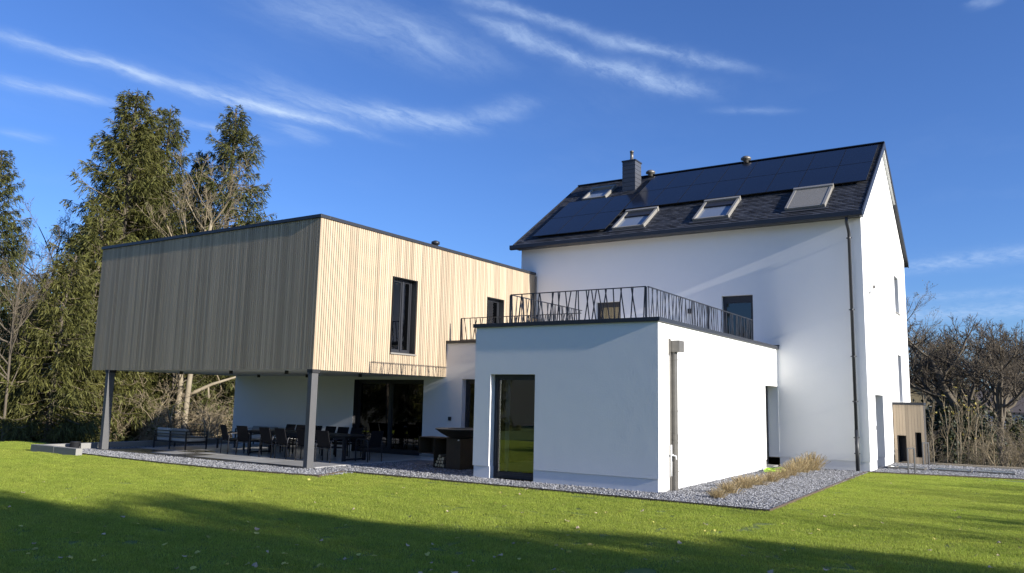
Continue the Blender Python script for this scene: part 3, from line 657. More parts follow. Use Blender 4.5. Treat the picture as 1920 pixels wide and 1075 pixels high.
railing((-11.1, 17.0), (-7.36, 17.0), ZA + .13, 4.60); railing((-7.33, 17.04), (-7.33, 25.3), ZA + .13, 4.60, (.5, 1)); railing((-11.1, 17.04), (-11.1, 20.88), ZA + .13, 4.60, ())
railing((-15.58, 20.92), (-11.14, 20.92), ZL + .12, 4.53, (0,))
# --- small fittings on the walls
def pipe_hopper():
    s = MB(); y0 = 17.18; x0 = XA
    s.box(x0 + .01, x0 + .12, y0 - .09, y0 + .09, .0, 1.12); s.box(x0 + .005, x0 + .125, y0 - .097, y0 + .097, 1.121, 1.25); s.box(x0 + .01, x0 + .12, y0 - .085, y0 + .085, 1.251, 3.08)
    d = s.build('square_downpipe', 'zinc', house, bevel=.005)
    s = MB(); s.box(x0 + .002, x0 + .25, y0 - .13, y0 + .17, 3.081, 3.34); s.box(x0 + .002, x0 + .05, y0 - .16, y0 - .131, 3.02, 3.38); s.build('rainwater_hopper', 'zinc', d, bevel=.004)
    for z in (2.9, 1.75, 1.05, .42):
        s = MB(); s.box(x0 + .003, x0 + .128, y0 - .1, y0 + .1, z, z + .025); s.build('bracket', 'zinc', d)
    s = MB(); s.tube([(x0 + .035, y0 - .15, 0), (x0 + .035, y0 - .15, 3.05)], .016, 8); s.build('water_pipe', 'zinc', d)
    s = MB(); s.tube([(x0 + .05, y0 - .15, .34), (x0 + .05, y0 - .15, 1.02)], .02, 8); s.tube([(x0 + .07, y0 - .21, .80), (x0 + .075, y0 - .05, .80)], .016, 8); s.tube([(x0 + .05, y0 - .15, .8), (x0 + .16, y0 - .15, .78), (x0 + .17, y0 - .15, .70)], .016, 8); s.build('garden_tap', 'white_metal', d, True)
pipe_hopper()
s = MB(); s.box(-15.95, -15.72, 25.98, YH - .002, 4.55, 5.02); dpb = s.build('terrace_hopper', 'zinc', house, bevel=.004)
s = MB(); s.box(-15.89, -15.78, 26.1, YH - .002, 3.7, 4.549); s.build('pipe', 'zinc', dpb)
s = MB(); s.tube([(XW + .08, YH - .06, 5.0), (XW + .08, YH - .06, 6.7)], .035, 8); s.build('wing_pipe', 'zinc', house)
def wallbox(name, m, *b): s = MB(); s.box(*b); return s.build(name, m, house, bevel=.004)
wallbox('wall_lamp', 'anthracite_matt', -9.8, -9.68, YH - .1, YH - .002, 5.0, 5.16); wallbox('wall_socket', 'anthracite_matt', -15.86, -15.76, YG - .05, YG - .002, 1.22, 1.34)
ic = wallbox('intercom', 'white_metal', XH + .002, XH + .03, 27.35, 27.47, 1.2, 1.52); s = MB(); s.box(XH + .031, XH + .034, 27.38, 27.44, 1.24, 1.36); s.build('button_panel', 'anthracite', ic)
ic = wallbox('alarm_lamp', 'white_metal', XH + .002, XH + .1, 27.2, 27.5, 5.55, 5.85); s = MB(); s.box(XH + .101, XH + .16, 27.42, 27.48, 5.7, 5.8); s.build('sensor', 'zinc', ic)
# porch box beside the gable
px0, px1, py0, py1 = XH + .003, -3.2, 31.22, 31.85
s = wall('Y-', py0, px0, px1, 0, 2.04, [(-4.02, -3.77, .05, .98), (-3.45, -3.27, .25, 1.1)], .45); s.quad((px1, py0, 0), (px1, py1, 0), (px1, py1, 2.04), (px1, py0, 2.04)); s.quad((px0, py0, 2.03), (px1, py0, 2.03), (px1, py1, 2.03), (px0, py1, 2.03))
po = flatmesh(s, 'porch', 'timber_dark', house)
s = MB(); s.box(px0, px1 + .03, py0 - .04, py1, 2.041, 2.13); s.build('porch_coping', 'anthracite', po)
k = 0; x = px0 + .02
while x < px1 - .02:
    w = .095; x1 = min(x + w, px1); zz = [(0.0, 2.038)]
    for (a0, a1, c0, c1) in ((-4.02, -3.77, .05, .98), (-3.45, -3.27, .25, 1.1)):
        if x + w / 2 > a0 and x + w / 2 < a1: zz = [(0.0, c0), (c1, 2.038)]
    for (c0, c1) in zz:
        if c1 - c0 > .02: s = MB(); s.box(x + .003, x1 - .003, py0 - .022, py0 - .002, c0, c1); s.build('board', 'timber', po)
    x += w
for (a0, a1, c0, c1) in ((-4.02, -3.77, .05, .98), (-3.45, -3.27, .25, 1.1)):
    s = MB(); s.quad((a0, py0 + .44, c0), (a1, py0 + .44, c0), (a1, py0 + .44, c1), (a0, py0 + .44, c1)); flatmesh(s, 'niche_back', 'anthracite_matt', po)
HB = Vector((-15.5, 22.0, 0))
for c in house.children: c.matrix_parent_inverse = Matrix.Translation(-HB)
house.location = HB
# ------------------------------------------------------------------ vegetation
def unit(v): return v / np.maximum(np.linalg.norm(v, axis=-1, keepdims=True), 1e-9)
def strips(P0, D, L, Wd, N):
    """needle or leaf blades: thin diamond at P0 along D, length L, width Wd, N = side direction"""
    S = unit(np.cross(D, N)); mid = P0 + D * (L * .45)[:, None]; tip = P0 + D * L[:, None]
    V = np.stack([P0, mid + S * Wd[:, None], tip, mid - S * Wd[:, None]], 1).reshape(-1, 3)
    F = np.arange(len(P0) * 4).reshape(-1, 4); return V, F
class Tubes:
    def __init__(s): s.V = []; s.F = []; s.n = 0
    def add(s, pts, rad, k=4):
        pts = np.asarray(pts, float); m = len(pts); t = np.gradient(pts, axis=0); t = unit(t)
        ref = np.array([.31, .17, .93]) if abs(t[0][2]) < .85 else np.array([1., .1, 0])
        x = unit(np.cross(t, ref)); y = np.cross(t, x); a = np.arange(k) * 2 * np.pi / k
        ring = pts[:, None] + (x[:, None] * np.cos(a)[None, :, None] + y[:, None] * np.sin(a)[None, :, None]) * np.asarray(rad)[:, None, None]
        s.V.append(ring.reshape(-1, 3)); i = np.arange((m - 1) * k).reshape(m - 1, k); j = np.roll(i, -1, 1)
        s.F.append(np.stack([i, j, j + k, i + k], -1).reshape(-1, 4) + s.n); s.n += m * k
    def mesh(s, name, m): return npmesh(name, np.concatenate(s.V), np.concatenate(s.F), [m])
def spruce_mesh(seed, H, R, b0, dens=1.0, power=.85, droop=.25, ragged=.5):
    g = np.random.default_rng(seed); tr = Tubes(); zz = np.linspace(0, H, 12)
    wob = np.cumsum(g.normal(0, .05, (12, 2)), 0); tp = np.column_stack([wob * (zz / H)[:, None], zz])
    tr.add(tp, .045 + (H * .0115) * (1 - zz / H) ** .9, 8)
    limb = Tubes(); PV = []; PD = []; PL = []; PW = []; PN = []
    z = b0
    while z < H - .15:
        t = (z - b0) / (H - b0); cx = np.array([np.interp(z, zz, tp[:, 0]), np.interp(z, zz, tp[:, 1]), z])
        nb = g.integers(4, 7) if t < .9 else 4
        for az in g.uniform(0, 6.283) + np.arange(nb) * 6.283 / nb + g.normal(0, .28, nb):
            if t < .35 and g.random() < .12: continue
            L = R * (1 - t) ** power * g.uniform(1 - ragged, 1.2) * (1.0 if t > .08 else .8) + .14
            el0 = np.interp(t, [0, .35, .75, 1], [-.30, -.08, .25, .9]) + g.normal(0, .1)
            m = 7; s = np.linspace(0, 1, m); out = np.array([np.cos(az), np.sin(az), 0])
            el = el0 - droop * np.sin(s * 2.4) + .55 * s ** 3
            step = L / (m - 1); pts = cx + np.concatenate([[np.zeros(3)], np.cumsum((out[None] * np.cos(el)[1:, None] + np.array([0, 0, 1])[None] * np.sin(el)[1:, None]) * step, 0)])
            limb.add(pts, np.linspace(.012 + .011 * L, .006, m), 3)
            nt = max(4, int(L * 8.5 * dens)); u = np.sort(g.uniform(.10 + .12 * (L > 1), 1, nt)) ** .9
            base = np.stack([np.interp(u, s, pts[:, k]) for k in range(3)], 1)
            side = np.array([-np.sin(az), np.cos(az), 0]); sg = np.where(np.arange(nt) % 2 == 0, 1, -1)
            tl = (.16 + .34 * L * (1 - u) * .8 + .14 * g.random(nt)) * np.where(L < .7, .8, 1)
            hang = g.uniform(-1.0, -.15, nt) * np.interp(t, [0, .8, 1], [1.1, .6, -.2])
            D = unit(out[None] * g.uniform(.35, .9, nt)[:, None] + side[None] * (sg * g.uniform(.3, .95, nt))[:, None] + np.array([0, 0, 1])[None] * hang[:, None])
            npc = 6
            for q in range(npc):
                f = (q + .2) / npc; p = base + D * (tl * f)[:, None] + np.array([0, 0, -1])[None] * (tl * f * f * .3)[:, None]
                dd = unit(D + g.normal(0, .42, (nt, 3)) + np.array([0, 0, -.18 * q])[None])
                PV.append(p); PD.append(dd); PL.append(.12 + tl / npc * 1.6 + g.uniform(0, .08, nt)); PW.append(g.uniform(.013, .028, nt)); PN.append(unit(g.normal(0, .6, (nt, 3)) + np.array([0, 0, .8])))
            # needles right along the limb
            p = base; PV.append(p); PD.append(unit(out[None] + g.normal(0, .35, (nt, 3)))); PL.append(np.full(nt, .26)); PW.append(np.full(nt, .026)); PN.append(unit(g.normal(0, .6, (nt, 3)) + np.array([0, 0, .6])))
        z += g.uniform(.20, .34) * (1.0 if t < .8 else .7) / dens ** .3
    V, F = strips(np.concatenate(PV), np.concatenate(PD), np.concatenate(PL), np.concatenate(PW), np.concatenate(PN))
    return tr, limb, V, F
SPR = []
for k, (sd_, H, R, b0, dn, pw, lf) in enumerate(((11, 17, 4.3, 1.2, 1.6, .58, 'spruce_leaf'), (12, 17, 4.0, 2.0, 1.5, .66, 'spruce_leaf_b'), (13, 9, 3.3, .3, 1.5, .62, 'spruce_leaf'))):
    tr, limb, V, F = spruce_mesh(sd_, H, R, b0, dn, pw)
    SPR.append((H, tr.mesh('trunk', 'bark'), limb.mesh('limbs', 'twig'), npmesh('crown', V, F, [lf])))
def grow(g, tub, p, d, L, r, lev, maxlev, cfg, tips):
    m = 5 if lev < 2 else (4 if lev < maxlev else 3); pts = [p]; dd = d.copy(); wob = cfg['wob'] * (1 + .25 * lev)
    for i in range(m - 1):
        dd = unit(dd + g.normal(0, wob, 3) + np.array([0, 0, cfg['up'] if lev > 0 else .05])); pts.append(pts[-1] + dd * L / (m - 1))
    pts = np.array(pts); r1 = r * (.55 if lev < maxlev else .4)
    tub[min(lev, 1) if lev < 2 else 2].add(pts, np.linspace(r, r1, m), 7 if lev == 0 else (5 if lev == 1 else 3))
    if lev == maxlev: tips.append((pts[-1], dd)); return
    n = cfg['n'][lev]
    for i in range(n):
        f = g.uniform(cfg['from'][lev], 1.0) if i < n - 1 else 1.0
        q = np.array([np.interp(f, np.linspace(0, 1, m), pts[:, k]) for k in range(3)])
        per = unit(np.cross(dd, g.normal(0, 1, 3))); an = cfg['ang'][lev] * g.uniform(.6, 1.3) * (1 if i < n - 1 else .35)
        nd = unit(dd * math.cos(an) + per * math.sin(an))
        grow(g, tub, q, nd, L * cfg['len'][lev] * g.uniform(.65, 1.15) * (1.15 - .45 * f), max(r * (1 - .45 * f) * cfg['rad'], cfg['rmin']), lev + 1, maxlev, cfg, tips)
def bare_tree(seed, H, cfg, stems=1, leafy=0, twig='twig', bark='bark', leaf='leaf_olive', lsize=.08):
    g = np.random.default_rng(seed); tub = [Tubes(), Tubes(), Tubes()]; tips = []
    for k in range(stems):
        p = np.array([0, 0, 0.]) if stems == 1 else np.append(g.normal(0, cfg.get('spread', .25), 2), 0)
        d = unit(np.array([g.normal(0, cfg.get('lean', .04)), g.normal(0, cfg.get('lean', .04)), 1.]))
        grow(g, tub, p, d, H * cfg['trunk'] * (g.uniform(.7, 1.1) if stems > 1 else 1), cfg['r'] * H, 0, len(cfg['n']), cfg, tips)
    out = [('trunk', tub[0].mesh('trunk', bark)), ('limbs', tub[1].mesh('limbs', bark if twig != 'twig_pale' else 'twig_pale')), ('twigs', tub[2].mesh('twigs', twig))]
    if leafy:
        T = np.array([t[0] for t in tips]); n = int(len(T) * leafy); i = g.integers(0, len(T), n)
        P = T[i] + g.normal(0, .12, (n, 3)); V, F = strips(P, unit(g.normal(0, 1, (n, 3))), np.full(n, lsize) * g.uniform(.6, 1.3, n), np.full(n, lsize * .38), unit(g.normal(0, 1, (n, 3)))); out.append(('leaves', npmesh('leaves', V, F, [leaf])))
    return H, out
CFG_OAK = dict(n=(10, 7, 6, 5), ang=(.85, .75, .7, .7), len=(.62, .62, .6, .55), rad=.58, rmin=.013, up=.10, wob=.13, trunk=.62, r=.021, **{'from': (.35, .25, .2, .2)})
CFG_TALL = dict(n=(16, 5, 5, 4), ang=(1.05, .65, .65, .7), len=(.33, .6, .6, .55), rad=.50, rmin=.010, up=.07, wob=.10, trunk=.85, r=.0105, **{'from': (.3, .2, .2, .2)})
CFG_SHRUB = dict(n=(5, 4, 4), ang=(.55, .7, .8), len=(.6, .6, .55), rad=.6, rmin=.006, up=.02, wob=.2, trunk=.62, r=.010, spread=.35, lean=.42, **{'from': (.2, .2, .2)})
CFG_SAP = dict(n=(11, 4), ang=(.55, .6), len=(.34, .5), rad=.5, rmin=.007, up=.16, wob=.05, trunk=.92, r=.009, **{'from': (.3, .3)})
BARE = {'oak_a': bare_tree(21, 11, CFG_OAK, twig='twig_dark'), 'oak_b': bare_tree(22, 11, CFG_OAK, leafy=.35, twig='twig_dark', leaf='leaf_olive'), 'tall_a': bare_tree(23, 13, CFG_TALL, leafy=.5, twig='twig', leaf='leaf_olive', lsize=.1),
        'tall_b': bare_tree(24, 13, CFG_TALL, twig='twig', bark='bark'), 'tall_pale': bare_tree(29, 13, CFG_TALL, twig='twig_pale', bark='bark_pale'), 'shrub_a': bare_tree(25, 3.2, CFG_SHRUB, 7, twig='twig_pale', bark='twig_pale'), 'shrub_c': bare_tree(30, 3.0, CFG_SHRUB, 8, .3, 'twig', 'bark', 'leaf_olive', .07), 'shrub_b': bare_tree(26, 2.6, CFG_SHRUB, 9, .8, 'twig_pale', 'twig_pale', 'leaf_olive', .07),
        'sap': bare_tree(27, 3.4, CFG_SAP, 1, .22, 'twig_pale', 'bark_pale', 'leaf_yellow', .13), 'sap_b': bare_tree(28, 3.2, CFG_SAP, 1, .05, 'twig_pale', 'bark_pale', 'leaf_yellow', .12)}
def leaf_ball(seed, n, rx, ry, rz, m, size=.12, clumps=26):
    g = np.random.default_rng(seed); c = unit(g.normal(0, 1, (clumps, 3))) * g.uniform(.3, .95, (clumps, 1)); c[:, 2] = np.abs(c[:, 2]) * 1.0
    i = g.integers(0, clumps, n); P = (c[i] + g.normal(0, .15, (n, 3))) * np.array([rx, ry, rz]); P[:, 2] = np.maximum(P[:, 2], .02)
    V, F = strips(P, unit(g.normal(0, 1, (n, 3)) + np.array([0, 0, -.2])), g.uniform(.6, 1.4, n) * size, g.uniform(.3, .45, n) * size, unit(g.normal(0, 1, (n, 3)) + np.array([0, 0, .6]))); return npmesh('foliage', V, F, [m])
def put_spruce(k, x, y, H, label, rz=None, wide=1.0, group='spruces beyond the patio', name='spruce_tree', z=None):
    h0, t, l, c = SPR[k]; s = H / h0; z = float(gz(x, y)) - .05 if z is None else z
    o = empty(name, (x, y, z), random.uniform(0, 6.28) if rz is None else rz); o.scale = (s * wide, s * wide, s)
    link('trunk', t, None, o); link('limbs', l, None, o); link('crown', c, None, o); tag(o, label, 'tree', group); return o
def put_bare(key, x, y, H, label, group, name='bare_tree', cat='tree', wide=1.0, rz=None, z=None):
    h0, parts = BARE[key]; s = H / h0; o = empty(name, (x, y, (float(gz(x, y)) - .05) if z is None else z), random.uniform(0, 6.28) if rz is None else rz); o.scale = (s * wide, s * wide, s)
    for (n, me) in parts: link(n, me, None, o)
    tag(o, label, cat, group); return o
# --- left: the spruces behind the patio
def topz(ztop, x, y): return ztop - float(gz(x, y))
for (k, x, y, zt, w, rz, lb) in ((0, -50.1, 29.2, 21.9, 1.0, 1.0, 'tallest dark spruce with broad crown left of the timber wing'), (1, -51.3, 33.1, 22.4, .85, 2.0, 'slender spruce pressed against the right side of the tallest one'),
        (0, -53.5, 32.6, 21.2, .9, 4.4, 'spruce wedged between the tallest and the slender one'), (1, -48.1, 35.9, 22.8, 1.0, .4, 'pointed spruce standing behind the timber wing roof'), (1, -52.5, 36.6, 20.2, .75, 4.0, 'thin ragged spruce in the gap before the pointed one'),
        (1, -51.3, 22.3, 16.2, .95, 3.1, 'spruce cut by the left picture edge, bare below'), (2, -42.0, 21.6, 8.9, .95, .7, 'bushy front spruce with low bright boughs left of the wing'), (2, -45.5, 25.1, 12.2, .95, 2.6, 'dense mid-height spruce rising beside the wing corner'),
        (2, -46.0, 22.6, 6.6, 1.1, 4.9, 'low spruce at far left behind the bushy front one'), (2, -48.0, 33.0, 6.0, 1.1, 1.9, 'low spruce seen under the timber wing behind the sofa'), (2, -47.8, 37.2, 7.0, 1.1, 3.9, 'low spruce seen under the timber wing next to the white wall'), (2, -47.6, 29.6, 5.5, 1.1, 3.0, 'low spruce seen just right of the left column'),
        (0, -58, 36, 19, .95, 5.0, 'spruce deep in the group behind the two tallest'), (2, -61, 25, 9.5, 1.1, 1.2, 'distant bushy spruce at the left picture edge')):
    x, y, zt = x * 1.12, y * 1.12, 1.955 + (zt - 1.955) * 1.12
    put_spruce(k, x, y, topz(zt, x, y), lb, rz, w)
G = 'bare trees beyond the patio'
for (k, x, y, zt, w, lb) in (('tall_pale', -44.2, 30.9, 16.2, 1.0, 'bare pale-branched tree rising in front of the pointed spruce'), ('tall_a', -59.6, 28.3, 14.0, 1.0, 'bare brownish tree at far left between the spruces'), ('tall_b', -38.5, 18.0, 8.6, .6, 'dark thin-stemmed bare tree at the left edge of the lawn'),
        ('tall_b', -40.6, 19.9, 8.6, .6, 'second dark thin bare stem behind the left lawn edge'), ('tall_a', -62.8, 31.0, 14.6, 1.1, 'faint olive tree far behind the left edge spruce'), ('tall_pale', -47.5, 33.5, 13.5, 1.1, 'bare tree with fine tan twigs between the two spruce groups'), ('tall_pale', -42.9, 29.4, 7.2, 1.1, 'pale trunk seen under the timber wing behind the sofa'), ('tall_b', -43.6, 29.3, 8.2, .8, 'dark trunk beside the pale one under the timber wing')):
    f = 1.2 if zt < 16 and x > -48 else 1.1; x, y, zt = x * f, y * f, 1.955 + (zt - 1.955) * f
    put_bare(k, x, y, topz(zt, x, y), lb, G, wide=w)
# leaning broken trunk under the wing
t = empty('leaning_trunk', (-50.8, 35.05, float(gz(-50.8, 35.05)) + .6)); tag(t, 'pale broken trunk leaning to the right behind the patio', 'tree trunk'); t.scale = (1.2, 1.2, 1.05)
s = MB(); s.tube([(0, 0, 3.9), (.5, .8, 4.3), (1.0, 1.45, 4.8), (1.9, 2.9, 5.5)], [.14, .13, .10, .05], 9); s.build('stem', 'bark_pale', t, True)
s = MB(); s.tube([(0, 0, 0), (.06, .02, 1.6), (-.05, 0, 3.0), (.04, .03, 4.6), (0, 0, 5.6)], [.24, .19, .18, .15, .12], 9); s.build('stump', 'bark_pale', t, True)
s = MB(); s.tube([(.9, 1.3, 4.6), (.75, 1.5, 3.9), (.45, 1.5, 3.3)], [.06, .05, .02], 6); s.build('side_branch', 'bark_pale', t, True)
G = 'shrubs behind the patio'
where = ['behind the spotlight', 'just right of the left column', 'second right of the left column', 'behind the left end of the sofa', 'behind the middle of the sofa', 'behind the right end of the sofa', 'beside the pale trunk', 'left of the left column', 'below the leaning trunk', 'close to the end of the white wall', 'at the foot of the bushy spruce', 'over the far concrete wall end', 'deeper behind the left column', 'deeper behind the sofa', 'deeper near the white wall', 'between pale trunk and white wall', 'lowest behind the concrete wall', 'lowest behind the coffee table']
sp = [(-40.5, 23.4), (-42.6, 26.2), (-41.6, 26.6), (-42.0, 27.2), (-40.6, 27.3), (-39.8, 28.0), (-42.0, 29.8), (-43.4, 24.6), (-40.2, 29.6), (-39.0, 30.2), (-40.8, 20.6), (-38.6, 28.6), (-46.3, 27.6), (-45.9, 30.6), (-44.2, 33.2), (-40.5, 31.2), (-38.8, 24.4), (-37.6, 26.4)]
for i, (x, y) in enumerate(sp):
    k = 'shrub_a' if i % 3 else 'shrub_b'
    x, y = x * 1.25, y * 1.25; put_bare(k, x, y, random.uniform(4.8, 7.0), ('leafless tangled pale shrub ' if k == 'shrub_a' else 'tangled shrub with a few olive leaves ') + where[i], G, 'shrub', 'shrub', random.uniform(1.0, 1.4))
bm_ = leaf_ball(31, 6500, 1.5, 1.5, 2.4, 'bush_green', .13); bm2 = leaf_ball(32, 7500, 1.9, 1.9, 2.2, 'spruce_leaf_b', .14)
for i, (x, y, s_, me_, lb) in enumerate(((-40.4, 32.2, 1.7, bm_, 'bright green leafy bush by the end of the white wall'), (-43.6, 30.6, 1.9, bm2, 'olive bush filling the view behind the sofa'), (-44.6, 28.2, 1.9, bm2, 'olive bush filling the view right of the left column'), (-43.2, 23.6, 1.6, bm2, 'olive bush left of the left column'), (-43.5, 33.0, 2.1, bm2, 'olive bush under the leaning trunk'), (-38.6, 22.6, 1.0, bm2, 'small dark bush by the spotlight'), (-46.5, 35.8, 2.2, bm_, 'yellow-green bush at the end of the white wall'), (-46.2, 26.6, 1.8, bm2, 'olive bush behind the left column'), (-38.2, 19.0, .9, bm2, 'low olive bush at the far left lawn edge'))):
    x, y, s_ = x * 1.25, y * 1.25, s_ * 1.2
    o = link('bush', me_); o.location = (x, y, float(gz(x, y)) - .05); o.scale = (s_, s_, s_); o.rotation_euler.z = i * 1.3; tag(o, lb, 'bush', 'bushes behind the patio')
# --- right: valley trees, saplings, far houses
G = 'bare trees in the valley'
put_bare('oak_a', -2.7, 61.5, 12.2, 'big dark spreading bare tree right of the gable', G, 'bare_tree', wide=1.25, rz=.4)
put_bare('oak_a', -1.6, 57, 9.6, 'dark bare tree in front of the white far house', G, wide=1.1, rz=2.2)
put_bare('oak_b', -4.9, 66, 10.0, 'low dark bare tree between the stone house and the big one', G, wide=1.3, rz=1.2)
put_bare('oak_b', .8, 63, 12.2, 'dark bare tree cut by the right picture edge', G, wide=1.1, rz=3.7)
put_bare('tall_a', -8.2, 69.6, 12.6, 'tall brownish tree directly right of the gable wall', G, wide=1.0)
put_bare('tall_a', -6.9, 74, 9.5, 'thin pale-topped tree behind the stone house', G, wide=.9)
put_bare('oak_b', -9.8, 66, 11.5, 'olive-leaved tree half hidden by the gable wall', G, wide=1.0, rz=5)
put_bare('oak_a', 2.5, 70, 10, 'bare tree just beyond the right picture edge', G, rz=1)
for (k, x, y, H, w, lb) in (('oak_a', -6.2, 78, 13.5, 1.2, 'dark bare tree in the second row left of the big one'), ('oak_a', -3.6, 76, 13.5, 1.2, 'dark bare tree directly behind the big one'), ('oak_b', -1.0, 78, 13.5, 1.2, 'dark bare tree in the second row right of the big one'), ('oak_a', 1.6, 80, 13.5, 1.2, 'dark bare tree in the second row past the right edge'), ('oak_b', -8.6, 84, 13.5, 1.2, 'olive tree in the second row behind the stone house'), ('tall_b', -10.8, 72, 13.5, 1.1, 'thin bare tree right against the gable wall')):
    put_bare(k, x, y, H, lb, G, wide=w)
iv = leaf_ball(33, 9000, 2.6, 2.6, 3.6, 'ivy', .22, 40)
for i, (x, y, s_, lb) in enumerate(((-5.0, 64, 1.25, 'dark evergreen mass between the two far houses'), (-3.9, 60.5, 1.0, 'dark thicket at the foot of the big bare tree'), (-6.6, 72, 1.1, 'dark evergreen behind the stone house gable'), (-1.2, 66, .9, 'dark thicket beneath the white far house'))):
    o = link('thicket', iv); o.location = (x, y, float(gz(x, y)) - .1); o.scale = (s_, s_, s_); o.rotation_euler.z = i * 1.9; tag(o, lb, 'bush', 'dark thickets in the valley')
G = 'young trees below the gravel'
saps = [(-3.72, 39.0, 2.9, 'sap_b', 'slim sapling nearest the porch box'), (-3.35, 40.2, 3.2, 'sap', 'sapling with yellow leaves, second from the porch box'), (-2.86, 40.6, 3.5, 'sap', 'tallest yellow-leaved sapling in the row'), (-2.62, 41.2, 3.2, 'sap', 'yellow-leaved sapling right of the tallest one'), (-2.25, 41.8, 3.4, 'sap', 'fifth sapling, last with yellow leaves'), (-3.1, 43.5, 3.0, 'sap_b', 'leafless sapling behind the row'), (-2.0, 44, 2.9, 'sap_b', 'leafless sapling behind the right end of the row')]
for (x, y, H, k, lb) in saps: put_bare(k, x, y, H, lb, G, 'sapling', 'young tree')
G = 'shrubs below the gravel'
shr = [(-1.2, 36.2, 2.6, 'bare forked shrub at the right picture edge behind the skylights'), (-.5, 38, 2.8, 'bare shrub right of the forked one'), (.5, 36.5, 2.5, 'bare shrub just past the right edge'), (-3.9, 36.0, 1.5, 'low bare shrub by the far hoop'), (-3.0, 37.0, 1.3, 'low bare shrub under the saplings'), (-2.0, 36.5, 1.5, 'low bare shrub right of the saplings'), (-1.6, 40.5, 2.4, 'bare shrub behind the forked one'), (-.9, 45, 3.2, 'large bare shrub before the dark trees'), (-4.6, 44, 2.5, 'bare shrub below the stone house')]
for i, (x, y, H, lb) in enumerate(shr): put_bare('shrub_c' if i % 3 else 'shrub_a', x, y, H, lb, G, 'shrub', 'shrub', 1.2)
def far_house(name, label, x, y, rz, w, d, h, rh, wallm, roofm, wins):
    t = empty(name, (x, y, float(gz(x, y))), rz); tag(t, label, 'house', 'far houses in the valley')
    s = MB(); s.box(-w / 2, w / 2, -d / 2, d / 2, 0, h); s.add([(-w / 2, -d / 2, h), (w / 2, -d / 2, h), (0, -d / 2, h + rh), (-w / 2, d / 2, h), (w / 2, d / 2, h), (0, d / 2, h + rh)], [(0, 1, 2), (3, 5, 4)]); s.build('wall', wallm, t)
    s = MB()
    for sg in (-1, 1):
        e = .3; k = rh / (w / 2); p = [(sg * (w / 2 + e), -d / 2 - e, h - e * k), (0, -d / 2 - e, h + rh), (0, d / 2 + e, h + rh), (sg * (w / 2 + e), d / 2 + e, h - e * k)]; s.hexa(p + [(a, b, c + .16) for a, b, c in p])
    s.build('roof', roofm, t)
    for (a, z, ww, hh) in wins:
        s = MB(); s.box(a - ww / 2, a + ww / 2, -d / 2 - .03, -d / 2 + .05, z, z + hh); f = s.build('window', 'white_far', t); s = MB(); s.box(a - ww / 2 + .08, a + ww / 2 - .08, -d / 2 - .05, -d / 2 - .031, z + .08, z + hh - .08); s.build('pane', 'window_far', f)
far_house('stone_house', 'yellow stone house with gabled roof beyond the valley', -11.6, 108, RAD(8), 6.2, 8, 4.6, 2.6, 'stone_far', 'roof_far', [(-1.5, 2.6, .9, 1.2), (1.3, 2.6, .9, 1.2), (.2, .6, .9, 1.2)])
far_house('stone_shed', 'small stone lean-to right of the yellow stone house', -7.6, 107, RAD(8), 2.4, 4, 2.6, 1.2, 'stone_far', 'roof_far', [(0, 1.2, .6, .6)])
far_house('white_house', 'pale blue-white house behind the dark tree trunks', -2.3, 112, RAD(95), 7, 9, 4.2, 2.4, 'white_far', 'roof_far', [(-1.8, 2.2, .9, 1.2), (1.2, 2.2, .9, 1.2)])
# far wooded slopes: trees one by one on the hills behind
G = 'far trees on the hill'
hill = []
g = np.random.default_rng(5)
for i in range(26):
    x = -95 + 130 * (i + .5) / 26 + g.normal(0, 1.5); y = 150 + g.uniform(0, 45); hill.append((x, y, g.uniform(9, 15)))
for i in range(18): hill.append((-115 + g.uniform(-25, 20), 20 + i * 7 + g.normal(0, 2), g.uniform(11, 16)))
for i, (x, y, H) in enumerate(hill):
    if i % 4 == 0: put_spruce(2, x, y, H, 'far dark conifer on the wooded hill behind everything', None, 1.2, 'far conifers on the hill')
    else: put_bare(('tall_a', 'oak_b', 'tall_a')[i % 3], x, y, H, 'far brownish leafless tree on the wooded hill behind everything', G, wide=1.3)
# trees beyond the frame: their shadows fall across the lawn, and the panes mirror them
G = 'trees around the garden outside the view'; lb = 'tree outside the view that shades the front lawn'
for (k, x, y, H, w) in ((1, 17, 2.6, 11, 1.0), (0, 21, 4.4, 13, .9), (1, 27, 1.2, 14, .9), (0, 33, 3.6, 15, .8), (1, 14, -1, 12, .9), (0, 40, .5, 15, .9), (2, 18, 6.2, 12.0, .8), (2, 22, 7.4, 12.4, .7), (2, 17, 8.4, 9.4, .8), (2, 20, 9.8, 9.0, .7), (2, 15, 10.9, 6.6, .8), (2, 26, 5.6, 14, .7)):
    put_spruce(k, x, y, H, lb, None, w, G, z=-.05)
for (k, x, y, H) in (('oak_b', 16, 10.6, 6.0), ('tall_a', 20, 8.6, 8.6), ('oak_b', 17, 7.4, 9.5), ('oak_b', 24, 9.4, 7.5), ('tall_a', 27, 7.6, 12), ('tall_b', 38, 13, 12), ('tall_b', 11, 14, 5.6), ('oak_a', 13, 18, 6.2), ('tall_b', 12, 21, 5.6), ('oak_a', 10, 24, 4.7), ('oak_a', 14.5, 15.8, 6.4)):
    put_bare(k, x, y, H, 'bare tree outside the view with thin shadows on the lawn', G, z=-.05)
lb = 'tree behind the viewer mirrored in the glass doors'
for (k, x, y, H) in (('oak_a', -21, -9, 10), ('oak_b', -27, -6, 9), ('tall_a', -33, -11, 12), ('oak_a', -15, -14, 11), ('tall_b', -40, -3, 12)):
    put_bare(k, x, y, H, lb, 'trees behind the viewer', z=-.05)
